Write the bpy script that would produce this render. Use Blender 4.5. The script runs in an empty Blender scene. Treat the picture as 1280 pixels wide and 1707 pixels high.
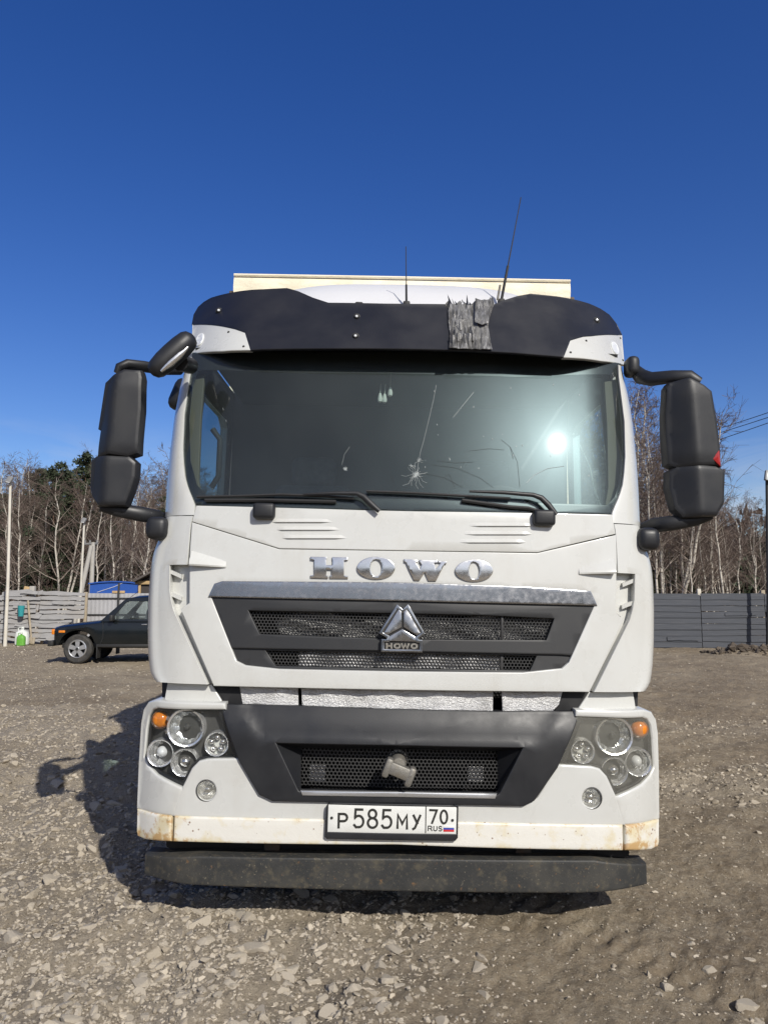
import bpy, bmesh, math, random
import numpy as np
from mathutils import Vector, Matrix

scene = bpy.context.scene
COL = scene.collection

# ------------------------------------------------------------------ camera, sky, sun, exposure
CAM_H, PITCH, FPX = 1.62, math.radians(6.2), 1282.0
cam_data = bpy.data.cameras.new("camera")
cam = bpy.data.objects.new("camera", cam_data)
COL.objects.link(cam)
cam.location = (0, 0, CAM_H)
cam.rotation_euler = (math.pi / 2 + PITCH, 0, 0)
cam_data.sensor_fit = 'VERTICAL'
cam_data.sensor_height = 24.0
cam_data.lens = 24.0 * FPX / 1707.0
cam_data.clip_start = 0.05
cam_data.clip_end = 3000
scene.camera = cam

SUN_DIR = Vector((0.642, -1.25, 1.0)).normalized()
SUN_EL = math.asin(SUN_DIR.z)
SUN_AZ = math.atan2(SUN_DIR.x, SUN_DIR.y)          # clockwise from +Y
sun_data = bpy.data.lights.new("sun", 'SUN')
sun_data.energy = 4.3
sun_data.angle = math.radians(0.53)
sun_data.color = (1.0, 0.95, 0.87)
sun = bpy.data.objects.new("sun", sun_data)
COL.objects.link(sun)
sun.location = (10, -20, 20)
sun.rotation_euler = SUN_DIR.to_track_quat('Z', 'Y').to_euler()

world = bpy.data.worlds.new("World")
scene.world = world
world.use_nodes = True
nt = world.node_tree
for n in list(nt.nodes):
    nt.nodes.remove(n)
w_out = nt.nodes.new('ShaderNodeOutputWorld')
w_bg = nt.nodes.new('ShaderNodeBackground')
w_sky = nt.nodes.new('ShaderNodeTexSky')
w_sky.sky_type = 'NISHITA'
w_sky.sun_disc = False
w_sky.sun_elevation = SUN_EL
w_sky.sun_rotation = SUN_AZ
w_sky.altitude = 200
w_sky.air_density = 1.0
w_sky.dust_density = 0.7
w_sky.ozone_density = 3.0
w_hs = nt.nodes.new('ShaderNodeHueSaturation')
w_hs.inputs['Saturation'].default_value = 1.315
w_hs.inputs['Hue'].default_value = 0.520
# thin wisps of cloud low over the woods
w_tc = nt.nodes.new('ShaderNodeTexCoord')
w_map = nt.nodes.new('ShaderNodeMapping')
w_map.inputs['Scale'].default_value = (2.2, 2.2, 9.0)
w_map.inputs['Location'].default_value = (0.35, 0.0, 0.2)
w_noise = nt.nodes.new('ShaderNodeTexNoise')
w_noise.inputs['Scale'].default_value = 2.6
w_noise.inputs['Detail'].default_value = 7
w_noise.inputs['Roughness'].default_value = 0.58
w_noise.inputs['Distortion'].default_value = 0.7
w_ramp = nt.nodes.new('ShaderNodeMapRange')
w_ramp.inputs['From Min'].default_value = 0.45
w_ramp.inputs['From Max'].default_value = 0.70
w_ramp.inputs['To Max'].default_value = 0.75
w_sep = nt.nodes.new('ShaderNodeSeparateXYZ')
w_low = nt.nodes.new('ShaderNodeMapRange')
w_low.inputs['From Min'].default_value = 0.22
w_low.inputs['From Max'].default_value = 0.06
w_mul = nt.nodes.new('ShaderNodeMath'); w_mul.operation = 'MULTIPLY'
w_mix = nt.nodes.new('ShaderNodeMix'); w_mix.data_type = 'RGBA'
w_mix.inputs[7].default_value = (5.0, 5.4, 6.2, 1)
w_bg.inputs['Strength'].default_value = 0.113
lk = nt.links.new
# sky saturation drops towards the unseen sun, added to neutralise blue shadow fill
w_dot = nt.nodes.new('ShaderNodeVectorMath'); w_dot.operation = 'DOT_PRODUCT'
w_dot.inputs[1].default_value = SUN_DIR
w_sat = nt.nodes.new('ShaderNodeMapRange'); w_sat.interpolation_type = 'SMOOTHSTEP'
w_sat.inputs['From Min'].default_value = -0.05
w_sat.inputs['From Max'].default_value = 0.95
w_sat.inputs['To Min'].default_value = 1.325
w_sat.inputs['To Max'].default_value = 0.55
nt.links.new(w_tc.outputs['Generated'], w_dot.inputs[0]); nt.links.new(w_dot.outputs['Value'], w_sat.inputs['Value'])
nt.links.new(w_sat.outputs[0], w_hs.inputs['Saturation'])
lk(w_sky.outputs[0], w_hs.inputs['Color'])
lk(w_tc.outputs['Generated'], w_map.inputs[0]); lk(w_map.outputs[0], w_noise.inputs['Vector'])
lk(w_noise.outputs['Fac'], w_ramp.inputs['Value'])
lk(w_tc.outputs['Generated'], w_sep.inputs[0]); lk(w_sep.outputs['Z'], w_low.inputs['Value'])
lk(w_ramp.outputs[0], w_mul.inputs[0]); lk(w_low.outputs[0], w_mul.inputs[1])
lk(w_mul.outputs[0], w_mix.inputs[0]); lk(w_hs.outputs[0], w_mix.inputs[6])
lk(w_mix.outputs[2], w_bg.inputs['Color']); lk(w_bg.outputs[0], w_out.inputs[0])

scene.view_settings.view_transform = 'Standard'
scene.view_settings.look = 'None'
scene.view_settings.exposure = 0.0
scene.view_settings.gamma = 1.0
scene.view_settings.use_curve_mapping = False
scene.render.engine = 'CYCLES'
scene.cycles.use_denoising = True
scene.cycles.max_bounces = 8
scene.cycles.transparent_max_bounces = 24
scene.cycles.caustics_reflective = False
scene.cycles.caustics_refractive = False
scene.cycles.sample_clamp_indirect = 6.0

rng = np.random.default_rng(7)
random.seed(7)

# ------------------------------------------------------------------ photograph geometry -> place
TRUCK_AT, ROLL = Vector((0.06, 3.82, 0.0)), math.radians(1.1)   # the ground under the truck leans a little
R_INV = Matrix.Rotation(-ROLL, 3, 'Y')
EYE = R_INV @ (Vector((0, 0, CAM_H)) - TRUCK_AT)

def sight(px, py):
    u, v = (px - 640.0) / FPX, (853.5 - py) / FPX
    c, s = math.cos(PITCH), math.sin(PITCH)
    return Vector((u, c - v * s, v * c + s))

def W(px, py, dist):
    d = sight(px, py)
    return Vector((0, 0, CAM_H)) + d * (dist / d.y)

def WX(px, dist):
    return (px - 640.0) / FPX * (dist * math.cos(PITCH) - CAM_H * math.sin(PITCH))

def L(px, py, y=0.0):                       # truck-local point at local depth y
    d = R_INV @ sight(px, py)
    return EYE + d * ((y - EYE.y) / d.y)

def LS(px, py, surf):                       # truck-local (x, z) on a front surface y = surf(x, z)
    y = 0.05
    for _ in range(8):
        p = L(px, py, y)
        y = surf(p.x, p.z)
    return (p.x, p.z)

def LP(pts, surf):
    return [LS(a, b, surf) for a, b in pts]

def mirrored(pts):
    return [(-x, z) for x, z in reversed(pts)]

# ------------------------------------------------------------------ numpy noise
def _hash(ix, iy, seed):
    h = (ix.astype(np.int64) * 374761393 + iy.astype(np.int64) * 668265263 + seed * 1442695041) & 0xFFFFFFFF
    h = ((h ^ (h >> 13)) * 1274126177) & 0xFFFFFFFF
    h = h ^ (h >> 16)
    return (h & 0xFFFF) / 65535.0

def vnoise(x, y, seed=0):
    ix, iy = np.floor(x), np.floor(y)
    fx, fy = x - ix, y - iy
    fx = fx * fx * (3 - 2 * fx); fy = fy * fy * (3 - 2 * fy)
    a = _hash(ix, iy, seed); b = _hash(ix + 1, iy, seed)
    c = _hash(ix, iy + 1, seed); d = _hash(ix + 1, iy + 1, seed)
    return (a * (1 - fx) + b * fx) * (1 - fy) + (c * (1 - fx) + d * fx) * fy

def rocky(x, y):
    """how stony the yard is at a place, 0..1"""
    m = vnoise(x * .55 + 3.1, y * .55 + 1.7, 3) * .55 + vnoise(x * 1.6, y * 1.6, 4) * .45
    m = np.clip((m - .25) * 1.9, 0, 1)
    t = x / np.maximum(y, .5)
    side = np.clip(.44 - 2.3 * t, .03, 1.0)
    m = m * (1 - .55 * np.clip(side - .3, 0, 1)) + .75 * np.clip(side - .3, 0, 1)
    far = np.where(y > 12.0, .30, 1.0)
    band = (np.exp(-((y - 6.6) / .9) ** 2) + .5 * np.exp(-((y - 9.8) / .8) ** 2)) * (t > 0) * .75
    return np.clip(m * np.clip(side + band, 0.05, 1) * far, 0, 1)

def ground_h(x, y):
    x = np.asarray(x, float); y = np.asarray(y, float)
    near = 1.0 / (1.0 + np.maximum(y - 3, 0) * .03)
    r = rocky(x, y)
    h = (vnoise(x * .35, y * .35, 11) - .5) * .13
    h += (vnoise(x * 1.1, y * 1.1, 12) - .5) * .060
    h += (vnoise(x * 3.1, y * 3.1, 13) - .5) * .058 * (.6 + r)
    h += (vnoise(x * 8 + .3 * y, y * 8, 14) - .5) * .038 * (.7 + r)
    h -= np.abs(vnoise(x * 13, y * 13 - .4 * x, 17) - .5) * .026 * (.5 + .6 * r)
    h += (vnoise(x * 23, y * 23, 15) - .5) * .017 * near
    h -= np.abs(vnoise(x * 41, y * 41, 18) - .5) * .014 * near
    h += (vnoise(x * 70, y * 70, 16) - .5) * .006 * near
    # a wheel rut pressed diagonally into the soft dirt to the right
    d = (x - 1.35) * .80 + (y - 3.45) * .60
    rut = np.exp(-(d / .09) ** 2) * -.030 + np.exp(-((np.abs(d) - .17) / .06) ** 2) * .018
    lug = .65 + .35 * np.sin(((x - 1.35) * .6 - (y - 3.45) * .8) * 60)
    h += rut * lug * ((x > .55) & (y < 5.2))
    # spoil ridge in front of the plank fence
    h += np.exp(-((y - 21.6) / .5) ** 2) * np.clip((x - 8.7) * .8, 0, 1) * (.16 + .12 * vnoise(x * 2.1, y * 2.1, 19))
    damp = np.clip((y - 30) / 25, 0, 1)
    return h * (1 - damp)

# ------------------------------------------------------------------ materials
def new_mat(name):
    m = bpy.data.materials.new(name)
    m.use_nodes = True
    t = m.node_tree
    for n in list(t.nodes):
        t.nodes.remove(n)
    o = t.nodes.new('ShaderNodeOutputMaterial')
    return m, t, o

def node(t, kind, **kw):
    n = t.nodes.new(kind)
    for k, v in kw.items():
        if k in n.inputs:
            n.inputs[k].default_value = v
        else:
            setattr(n, k, v)
    return n

def noise(t, scale, detail=5, rough=.55, coord='Object', stretch=None, dist=0.0):
    tc = node(t, 'ShaderNodeTexCoord')
    n = node(t, 'ShaderNodeTexNoise', Scale=scale, Detail=detail, Roughness=rough, Distortion=dist)
    src = tc.outputs[coord]
    if stretch:
        mp = node(t, 'ShaderNodeMapping', Scale=stretch)
        t.links.new(src, mp.inputs[0]); src = mp.outputs[0]
    t.links.new(src, n.inputs['Vector'])
    return n.outputs['Fac']

def ramp(t, val, lo, hi, a=0.0, b=1.0):
    r = node(t, 'ShaderNodeMapRange')
    r.inputs['From Min'].default_value = lo; r.inputs['From Max'].default_value = hi
    r.inputs['To Min'].default_value = a; r.inputs['To Max'].default_value = b
    t.links.new(val, r.inputs['Value'])
    return r.outputs[0]

def mixc(t, fac, a, b):
    m = node(t, 'ShaderNodeMix', data_type='RGBA')
    for sock, v in ((m.inputs[0], fac), (m.inputs[6], a), (m.inputs[7], b)):
        if hasattr(v, 'links') or hasattr(v, 'is_linked'):
            t.links.new(v, sock)
        elif isinstance(v, (int, float)):
            sock.default_value = v
        else:
            sock.default_value = (*v, 1) if len(v) == 3 else v
    return m.outputs[2]

def math_n(t, op, a, b):
    m = node(t, 'ShaderNodeMath', operation=op)
    for s, v in ((m.inputs[0], a), (m.inputs[1], b)):
        if isinstance(v, (int, float)):
            s.default_value = v
        else:
            t.links.new(v, s)
    return m.outputs[0]

def pbr(name, base, rough=.5, metal=0.0, layers=(), bump=None, spec=.5, coat=0.0, rough_var=None):
    """layers: (scale, lo, hi, amount, colour, stretch) blotches of another colour; bump: (scale, strength, distance[, stretch])"""
    m, t, o = new_mat(name)
    b = node(t, 'ShaderNodeBsdfPrincipled')
    b.inputs['Roughness'].default_value = rough
    b.inputs['Metallic'].default_value = metal
    b.inputs['Specular IOR Level'].default_value = spec
    b.inputs['Coat Weight'].default_value = coat
    b.inputs['Coat Roughness'].default_value = .06
    col = (*base, 1)
    src = None
    for ly in layers:
        scale, lo, hi, amt, c2 = ly[:5]
        st = ly[5] if len(ly) > 5 else None
        f = ramp(t, noise(t, scale, 6, .6, stretch=st), lo, hi, 0, amt)
        src = mixc(t, f, src if src is not None else base, c2)
    if src is not None:
        t.links.new(src, b.inputs['Base Color'])
    else:
        b.inputs['Base Color'].default_value = col
    if rough_var:
        sc, a, c = rough_var
        t.links.new(ramp(t, noise(t, sc, 5), .3, .7, a, c), b.inputs['Roughness'])
    if bump:
        bp = node(t, 'ShaderNodeBump', Strength=bump[1], Distance=bump[2])
        t.links.new(noise(t, bump[0], 6, .6, stretch=bump[3] if len(bump) > 3 else None), bp.inputs['Height'])
        t.links.new(bp.outputs[0], b.inputs['Normal'])
    t.links.new(b.outputs[0], o.inputs[0])
    m.diffuse_color = col
    return m

DUST = (.42, .37, .30)
M = {}
M['white'] = pbr('white_paint', (.575, .582, .560), .30, layers=((1.6, .42, .8, .38, (.47, .45, .40)), (7, .55, .78, .22, (.40, .37, .31), (1, 1, .22)), (9, .56, .8, .18, (.40, .36, .30)), (85, .69, .76, .5, (.25, .21, .16))), coat=.6, rough_var=(5, .20, .38))
M['reflector'] = pbr('lamp_reflector', (.90, .90, .89), .18, .78, bump=(38, .5, .012, (1.6, 1, .35)))
M['white_dirty'] = pbr('white_paint_dirty', (.76, .75, .71), .38, layers=((3, .42, .75, .35, (.62, .57, .48)), (55, .68, .75, .6, (.25, .15, .07))), coat=.2)
M['roof'] = pbr('roof_paint', (.70, .70, .70), .4, layers=((2.2, .4, .7, .25, (.6, .59, .56)),))
M['plastic'] = pbr('black_plastic', (.013, .014, .017), .48, layers=((3, .4, .8, .4, (.030, .030, .030)), (40, .62, .8, .15, (.08, .075, .07))), bump=(260, .12, .002), rough_var=(6, .38, .58))
M['visor'] = pbr('visor_plastic', (.010, .011, .016), .45, layers=((2, .4, .75, .45, (.022, .021, .025)), (28, .62, .8, .10, (.06, .058, .055))), rough_var=(4, .34, .52))
M['grille'] = pbr('grille_plastic', (.021, .022, .024), .5, layers=((4, .4, .75, .5, (.038, .037, .036)), (60, .64, .8, .2, (.10, .09, .08))))
M['mesh'] = pbr('mesh_plastic', (.040, .040, .040), .45, layers=((12, .5, .8, .4, (.09, .085, .08)),))
M['black'] = pbr('black_void', (.010, .010, .011), .7)
M['frit'] = pbr('black_frit', (.012, .013, .014), .35, layers=((5, .4, .8, .4, (.05, .05, .047)),))
M['seal'] = pbr('rubber_seal', (.018, .018, .019), .65)
M['chrome'] = pbr('chrome', (.72, .71, .69), .16, .93, layers=((6, .5, .8, .35, (.52, .50, .47)),), rough_var=(18, .10, .28))
M['chrome_worn'] = pbr('chrome_worn', (.44, .445, .45), .2, .92, layers=((3.2, .42, .62, .6, (.30, .30, .31)), (60, .55, .8, .35, (.22, .23, .25), (.12, 1, 2.5)), (150, .64, .72, .35, (.66, .66, .66), (.3, 1, 2))), rough_var=(40, .12, .34))
M['rust'] = pbr('rusty_steel', (.10, .085, .07), .75, .2, layers=((7, .45, .7, .8, (.14, .075, .035)),), bump=(60, .4, .004))
M['steel'] = pbr('dirty_steel', (.25, .24, .215), .55, .6, layers=((14, .45, .65, .7, (.24, .21, .16)), (30, .6, .7, .6, (.12, .10, .08))), bump=(60, .4, .004))
M['bar'] = pbr('underrun_paint', (.026, .027, .027), .62, layers=((5, .42, .72, .65, (.075, .07, .058)), (26, .52, .72, .6, (.105, .09, .06)), (85, .62, .72, .8, (.20, .175, .125)), (34, .64, .72, .8, (.16, .09, .04))), bump=(70, .3, .004))
M['tyre'] = pbr('tyre_rubber', (.028, .028, .028), .8, layers=((8, .4, .7, .6, (.10, .09, .075)),))
M['rim_dark'] = pbr('wheel_steel', (.22, .21, .2), .5, .4)
M['tarp'] = pbr('cream_tarp', (.80, .74, .58), .55, layers=((2.5, .4, .75, .5, (.70, .62, .43)), (6, .6, .8, .3, (.84, .80, .68))), bump=(2.2, .35, .06, (1, 1, 2.0)))
M['inner'] = pbr('cab_trim', (.026, .030, .034), .7, layers=((3, .4, .7, .4, (.045, .048, .05)),))
M['lining'] = pbr('pillar_lining', (.17, .155, .115), .8)
M['seat'] = pbr('seat_cloth', (.075, .085, .10), .9, layers=((30, .4, .6, .5, (.11, .12, .13)),))
M['amber'] = pbr('amber_lens', (.80, .26, .02), .14, layers=((25, .4, .65, .6, (.5, .12, .01)),), coat=.6)
M['lamp_house'] = pbr('lamp_house', (.075, .075, .073), .3, layers=((14, .5, .8, .4, (.14, .135, .125)),))
M['redlens'] = pbr('red_lens', (.35, .02, .02), .2, coat=.5)
M['plate'] = pbr('plate_white', (.72, .73, .70), .35, layers=((7, .5, .8, .3, (.55, .53, .47)),))
M['ink'] = pbr('plate_black', (.025, .025, .022), .5)
M['flag_blue'] = pbr('flag_blue', (.03, .07, .35), .4)
M['flag_red'] = pbr('flag_red', (.55, .03, .03), .4)
M['clear_lamp'] = pbr('clear_lamp_lens', (.72, .74, .75), .12, coat=.6)
M['crackline'] = pbr('glass_crack', (.30, .33, .33), .4)
M['scratch'] = pbr('glass_scratch', (.03, .035, .035), .6)
M['yellow'] = pbr('yellow_cloth', (.55, .47, .16), .8)
M['tassel'] = pbr('tassel_cream', (.75, .76, .68), .8)

def foil_mat():
    m, t, o = new_mat('crinkled_foil')
    b = node(t, 'ShaderNodeBsdfPrincipled', Metallic=.40, Roughness=.30)
    c = mixc(t, ramp(t, noise(t, 9, 5), .45, .75), (.74, .74, .735), (.50, .495, .48))
    t.links.new(c, b.inputs['Base Color'])
    bp = node(t, 'ShaderNodeBump', Strength=1.0, Distance=.009)
    t.links.new(noise(t, 105, 4, .72, stretch=(.8, 1, 1.2)), bp.inputs['Height'])
    bp2 = node(t, 'ShaderNodeBump', Strength=.45, Distance=.03)
    t.links.new(noise(t, 22, 3, .6, stretch=(.5, 1, 1.8), dist=1.0), bp2.inputs['Height'])
    t.links.new(bp2.outputs[0], bp.inputs['Normal'])
    t.links.new(bp.outputs[0], b.inputs['Normal'])
    t.links.new(b.outputs[0], o.inputs[0])
    return m
M['foil'] = foil_mat()
M['foil_dull'] = pbr('dull_foil', (.42, .42, .41), .36, .8, layers=((14, .4, .7, .8, (.12, .12, .12), (.5, 1, 1.6)),), bump=(60, .8, .02, (.8, 1, 1.2)))
M['chrome_dark'] = pbr('chrome_dark', (.36, .37, .38), .2, .95, layers=((9, .45, .75, .6, (.16, .16, .16)),))

LIP_Z = (.425, .548)
def lip_mat():
    """white bumper lip with rust blooming from the seams and stone chips"""
    m, t, o = new_mat('rusty_white_lip')
    b = node(t, 'ShaderNodeBsdfPrincipled', Roughness=.42)
    tc = node(t, 'ShaderNodeTexCoord')
    sp = node(t, 'ShaderNodeSeparateXYZ'); t.links.new(tc.outputs['Object'], sp.inputs[0])
    ax = math_n(t, 'ABSOLUTE', sp.outputs['X'], 0)
    seam = math_n(t, 'ABSOLUTE', math_n(t, 'SUBTRACT', ax, 1.12), 0)
    near = ramp(t, seam, .0, .13, .15, 0)
    outer = ramp(t, ax, 1.10, 1.16, 0, .07)
    zed = ramp(t, sp.outputs['Z'], LIP_Z[1] - .032, LIP_Z[1], 0, .135)
    zlo = ramp(t, sp.outputs['Z'], LIP_Z[0] + .030, LIP_Z[0], 0, .15)
    outer = math_n(t, 'ADD', outer, math_n(t, 'ADD', zed, zlo))
    n1 = noise(t, 26, 7, .68)
    rust = ramp(t, math_n(t, 'ADD', math_n(t, 'ADD', n1, near), outer), .67, .78)
    n2 = noise(t, 11, 5, .6)
    yel = ramp(t, math_n(t, 'ADD', n2, math_n(t, 'ADD', outer, near)), .55, .75)
    c = mixc(t, math_n(t, 'MULTIPLY', yel, .75), (.70, .685, .63), (.62, .53, .31))
    c = mixc(t, math_n(t, 'MULTIPLY', rust, .72), c, (.43, .23, .06))
    v = node(t, 'ShaderNodeTexVoronoi', Scale=30.0); t.links.new(tc.outputs['Object'], v.inputs['Vector'])
    chipn = math_n(t, 'ADD', v.outputs['Distance'], ramp(t, noise(t, 5, 2), .3, .7, .22, 0))
    chip = ramp(t, chipn, .20, .13)
    c = mixc(t, math_n(t, 'MULTIPLY', chip, .85), c, (.17, .08, .03))
    t.links.new(c, b.inputs['Base Color'])
    bp = node(t, 'ShaderNodeBump', Strength=.35, Distance=.004); t.links.new(n1, bp.inputs['Height'])
    t.links.new(bp.outputs[0], b.inputs['Normal'])
    t.links.new(b.outputs[0], o.inputs[0])
    return m
M['lip'] = lip_mat()

def glass_mat(name, tint, gloss_rough=.0, dust=0.0, dust_rough=.25, dust_col=(.5, .55, .52), fres=1.0, streak=None, haze=0.0):
    m, t, o = new_mat(name)
    tr = node(t, 'ShaderNodeBsdfTransparent'); tr.inputs[0].default_value = (*tint, 1)
    gl = node(t, 'ShaderNodeBsdfGlossy'); gl.inputs['Roughness'].default_value = gloss_rough
    fr = node(t, 'ShaderNodeFresnel')
    ge = node(t, 'ShaderNodeNewGeometry')       # a thin sheet reflects alike from both sides
    t.links.new(ramp(t, ge.outputs['Backfacing'], 0, 1, 1.5, 1 / 1.5), fr.inputs['IOR'])
    mx = node(t, 'ShaderNodeMixShader')
    t.links.new(math_n(t, 'MULTIPLY', fr.outputs[0], fres), mx.inputs[0])
    t.links.new(tr.outputs[0], mx.inputs[1]); t.links.new(gl.outputs[0], mx.inputs[2])
    last = mx.outputs[0]
    if haze > 0:                               # greasy film that spreads the sun's glint
        for rg_, wt in ((.32, haze), (.17, haze * .055)):
            hz = node(t, 'ShaderNodeBsdfGlossy'); hz.inputs['Roughness'].default_value = rg_
            hz.inputs[0].default_value = (.66, .92, 1.0, 1)
            m3 = node(t, 'ShaderNodeMixShader'); m3.inputs[0].default_value = wt
            t.links.new(last, m3.inputs[1]); t.links.new(hz.outputs[0], m3.inputs[2])
            last = m3.outputs[0]
    if dust > 0:
        di = node(t, 'ShaderNodeBsdfDiffuse'); di.inputs[0].default_value = (*dust_col, 1)
        rg = node(t, 'ShaderNodeBsdfGlossy'); rg.inputs['Roughness'].default_value = dust_rough
        rg.inputs[0].default_value = (.55, .75, .85, 1)
        dm = node(t, 'ShaderNodeMixShader'); dm.inputs[0].default_value = .10
        t.links.new(di.outputs[0], dm.inputs[1]); t.links.new(rg.outputs[0], dm.inputs[2])
        f = ramp(t, noise(t, 2.3, 6, .6, stretch=streak), .3, .75, dust * .55, dust * 1.5)
        sp = ramp(t, noise(t, 55, 3, .5), .70, .78, 0, .10)
        f = math_n(t, 'ADD', f, sp)
        m2 = node(t, 'ShaderNodeMixShader')
        t.links.new(f, m2.inputs[0]); t.links.new(last, m2.inputs[1]); t.links.new(dm.outputs[0], m2.inputs[2])
        last = m2.outputs[0]
    t.links.new(last, o.inputs[0])
    return m
M['windshield'] = glass_mat('windshield_glass', (.62, .70, .70), .024, .034, .36, streak=(1, 1, .5), haze=.017)
M['side_glass'] = glass_mat('side_glass', (.45, .62, .66), .02, .06)
M['lamp_glass'] = glass_mat('lamp_glass', (.93, .94, .94), .02, .02)
M['lamp_glass_hazy'] = glass_mat('lamp_glass_hazy', (.88, .88, .85), .06, .17, .4, (.62, .60, .52))
M['car_glass'] = glass_mat('car_glass', (.70, .76, .74), .01, .08)

# ------------------------------------------------------------------ mesh helpers
def put(name, me, mats, parent=None):
    o = bpy.data.objects.new(name, me)
    COL.objects.link(o)
    if not isinstance(mats, (list, tuple)):
        mats = [mats]
    for m in mats:
        me.materials.append(m)
    if parent is not None:
        o.parent = parent
    return o

def build(name, bm, mats, parent=None, smooth=40.0):
    bm.normal_update()
    lim = math.radians(smooth)
    for f in bm.faces:
        f.smooth = smooth > 0
    for e in bm.edges:
        if len(e.link_faces) == 2 and e.calc_face_angle(0) > lim:
            e.smooth = False
    me = bpy.data.meshes.new(name)
    bm.to_mesh(me); bm.free()
    return put(name, me, mats, parent)

def empty(name, loc, label, cat, group=None, rot=(0, 0, 0)):
    o = bpy.data.objects.new(name, None)
    COL.objects.link(o)
    o.location = loc; o.rotation_euler = rot
    o.empty_display_size = .2
    return tag(o, label, cat, group)

def tag(o, label=None, cat=None, group=None, kind=None):
    for k, v in (('label', label), ('category', cat), ('group', group), ('kind', kind)):
        if v:
            o[k] = v
    return o

def np_mesh(name, verts, faces, mats, parent=None, mat_idx=None, smooth=False):
    """verts (N,3), faces (M,k) int arrays"""
    me = bpy.data.meshes.new(name)
    verts = np.ascontiguousarray(verts, np.float32); faces = np.ascontiguousarray(faces, np.int32)
    k = faces.shape[1]
    me.vertices.add(len(verts)); me.vertices.foreach_set('co', verts.ravel())
    me.loops.add(faces.size); me.loops.foreach_set('vertex_index', faces.ravel())
    me.polygons.add(len(faces))
    me.polygons.foreach_set('loop_start', np.arange(0, faces.size, k, dtype=np.int32))
    if mat_idx is not None:
        me.polygons.foreach_set('material_index', np.ascontiguousarray(mat_idx, np.int32))
    me.polygons.foreach_set('use_smooth', np.full(len(faces), smooth, bool))
    me.update(calc_edges=True)
    me.validate()
    return put(name, me, mats, parent)

def inset_poly(pts, d):
    n = len(pts)
    area = sum(pts[i][0] * pts[(i + 1) % n][1] - pts[(i + 1) % n][0] * pts[i][1] for i in range(n))
    sg = 1 if area > 0 else -1
    out = []
    for i in range(n):
        p0, p1, p2 = Vector(pts[i - 1]), Vector(pts[i]), Vector(pts[(i + 1) % n])
        a = (p1 - p0).normalized(); b = (p2 - p1).normalized()
        na = Vector((-a.y, a.x)) * sg; nb = Vector((-b.y, b.x)) * sg
        m = na + nb
        m = m.normalized() if m.length > 1e-6 else na
        q = p1 + m * (d / max(.55, m.dot(na)))
        out.append((q.x, q.y))
    return out

def panel(name, outline, surf, mat, parent, thick=.03, holes=(), step=.05, r=.004, smooth=35, post=None, inset=False):
    """a sheet cut to an outline in (x, z), laid over y = surf(x, z), with rounded rims turned back by thick"""
    bm = bmesh.new()
    es = []
    if inset:
        k_in = r * (1.0 if inset is True else inset)
        outline = inset_poly(outline, k_in)
        holes = [inset_poly(h, -k_in) for h in holes]
    for lp in (outline, *holes):
        vs = [bm.verts.new((x, 0, z)) for x, z in lp]
        es += [bm.edges.new((vs[i], vs[(i + 1) % len(vs)])) for i in range(len(vs))]
    bmesh.ops.triangle_fill(bm, use_beauty=True, use_dissolve=False, edges=es, normal=(0, -1, 0))
    for ax in (0, 2):
        lo = min(v.co[ax] for v in bm.verts); hi = max(v.co[ax] for v in bm.verts)
        k = math.floor(lo / step)
        while k * step + .00137 < hi:
            c = k * step + .00137
            if c > lo + 1e-4:
                co = [0, 0, 0]; no = [0, 0, 0]; co[ax] = c; no[ax] = 1
                bmesh.ops.bisect_plane(bm, geom=bm.verts[:] + bm.edges[:] + bm.faces[:], dist=1e-5, plane_co=co, plane_no=no)
            k += 1
    for v in bm.verts:
        v.co.y = surf(v.co.x, v.co.z)
    bm.normal_update()
    for f in bm.faces:
        if f.normal.y > 0:
            f.normal_flip()
    be = [e for e in bm.edges if e.is_boundary]
    nrm = {}
    for e in be:
        f = e.link_faces[0]
        a, b = e.verts[0].co, e.verts[1].co
        d = Vector((b.x - a.x, b.z - a.z))
        if d.length < 1e-9:
            continue
        n = Vector((d.y, -d.x)).normalized()
        c = f.calc_center_median(); mid = (a + b) / 2
        if n.dot(Vector((c.x - mid.x, c.z - mid.z))) > 0:
            n = -n
        for v in e.verts:
            nrm.setdefault(v, []).append(n)
    off = {}
    for v, ns in nrm.items():
        s = sum(ns, Vector((0, 0)))
        l = s.length
        if l < 1e-6:
            off[v] = ns[0]; continue
        s = s / l
        off[v] = s * min(1.0 / max(.4, s.dot(ns[0])), 1.8)
    pairs = []
    for e in be:
        lp = e.link_loops[0]
        pairs.append((lp.vert, lp.link_loop_next.vert))
    cur = {v: v for v in off}
    seq = [(.29 * r, .045 * r), (.71 * r, .29 * r), (r, r), (r, None)] if r > .0045 else [(.7 * r, .3 * r), (r, r), (r, None)]
    for out, bk in seq:
        nx = {}
        for v, n in off.items():
            tk = thick(v.co.x, v.co.z) if callable(thick) else thick
            yy = v.co.y + (max(tk, r * 1.01) if bk is None else bk)
            nx[v] = bm.verts.new((v.co.x + n.x * out, yy, v.co.z + n.y * out))
        for a, b in pairs:
            if a in off and b in off:
                try:
                    bm.faces.new((cur[b], cur[a], nx[a], nx[b]))
                except ValueError:
                    pass
        cur = nx
    if post:
        for v in bm.verts:
            v.co = Vector(post(v.co))
        bm.normal_update()
    return build(name, bm, mat, parent, smooth)

def bm_loft(bm, rows, close_u=False, close_v=False):
    g = [[bm.verts.new(p) for p in r] for r in rows]
    n, m = len(g), len(g[0])
    for i in range(n if close_v else n - 1):
        for j in range(m if close_u else m - 1):
            q = (g[i][j], g[i][(j + 1) % m], g[(i + 1) % n][(j + 1) % m], g[(i + 1) % n][j])
            if len(set(q)) == 4:
                try:
                    bm.faces.new(q)
                except ValueError:
                    pass
    return g

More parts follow.
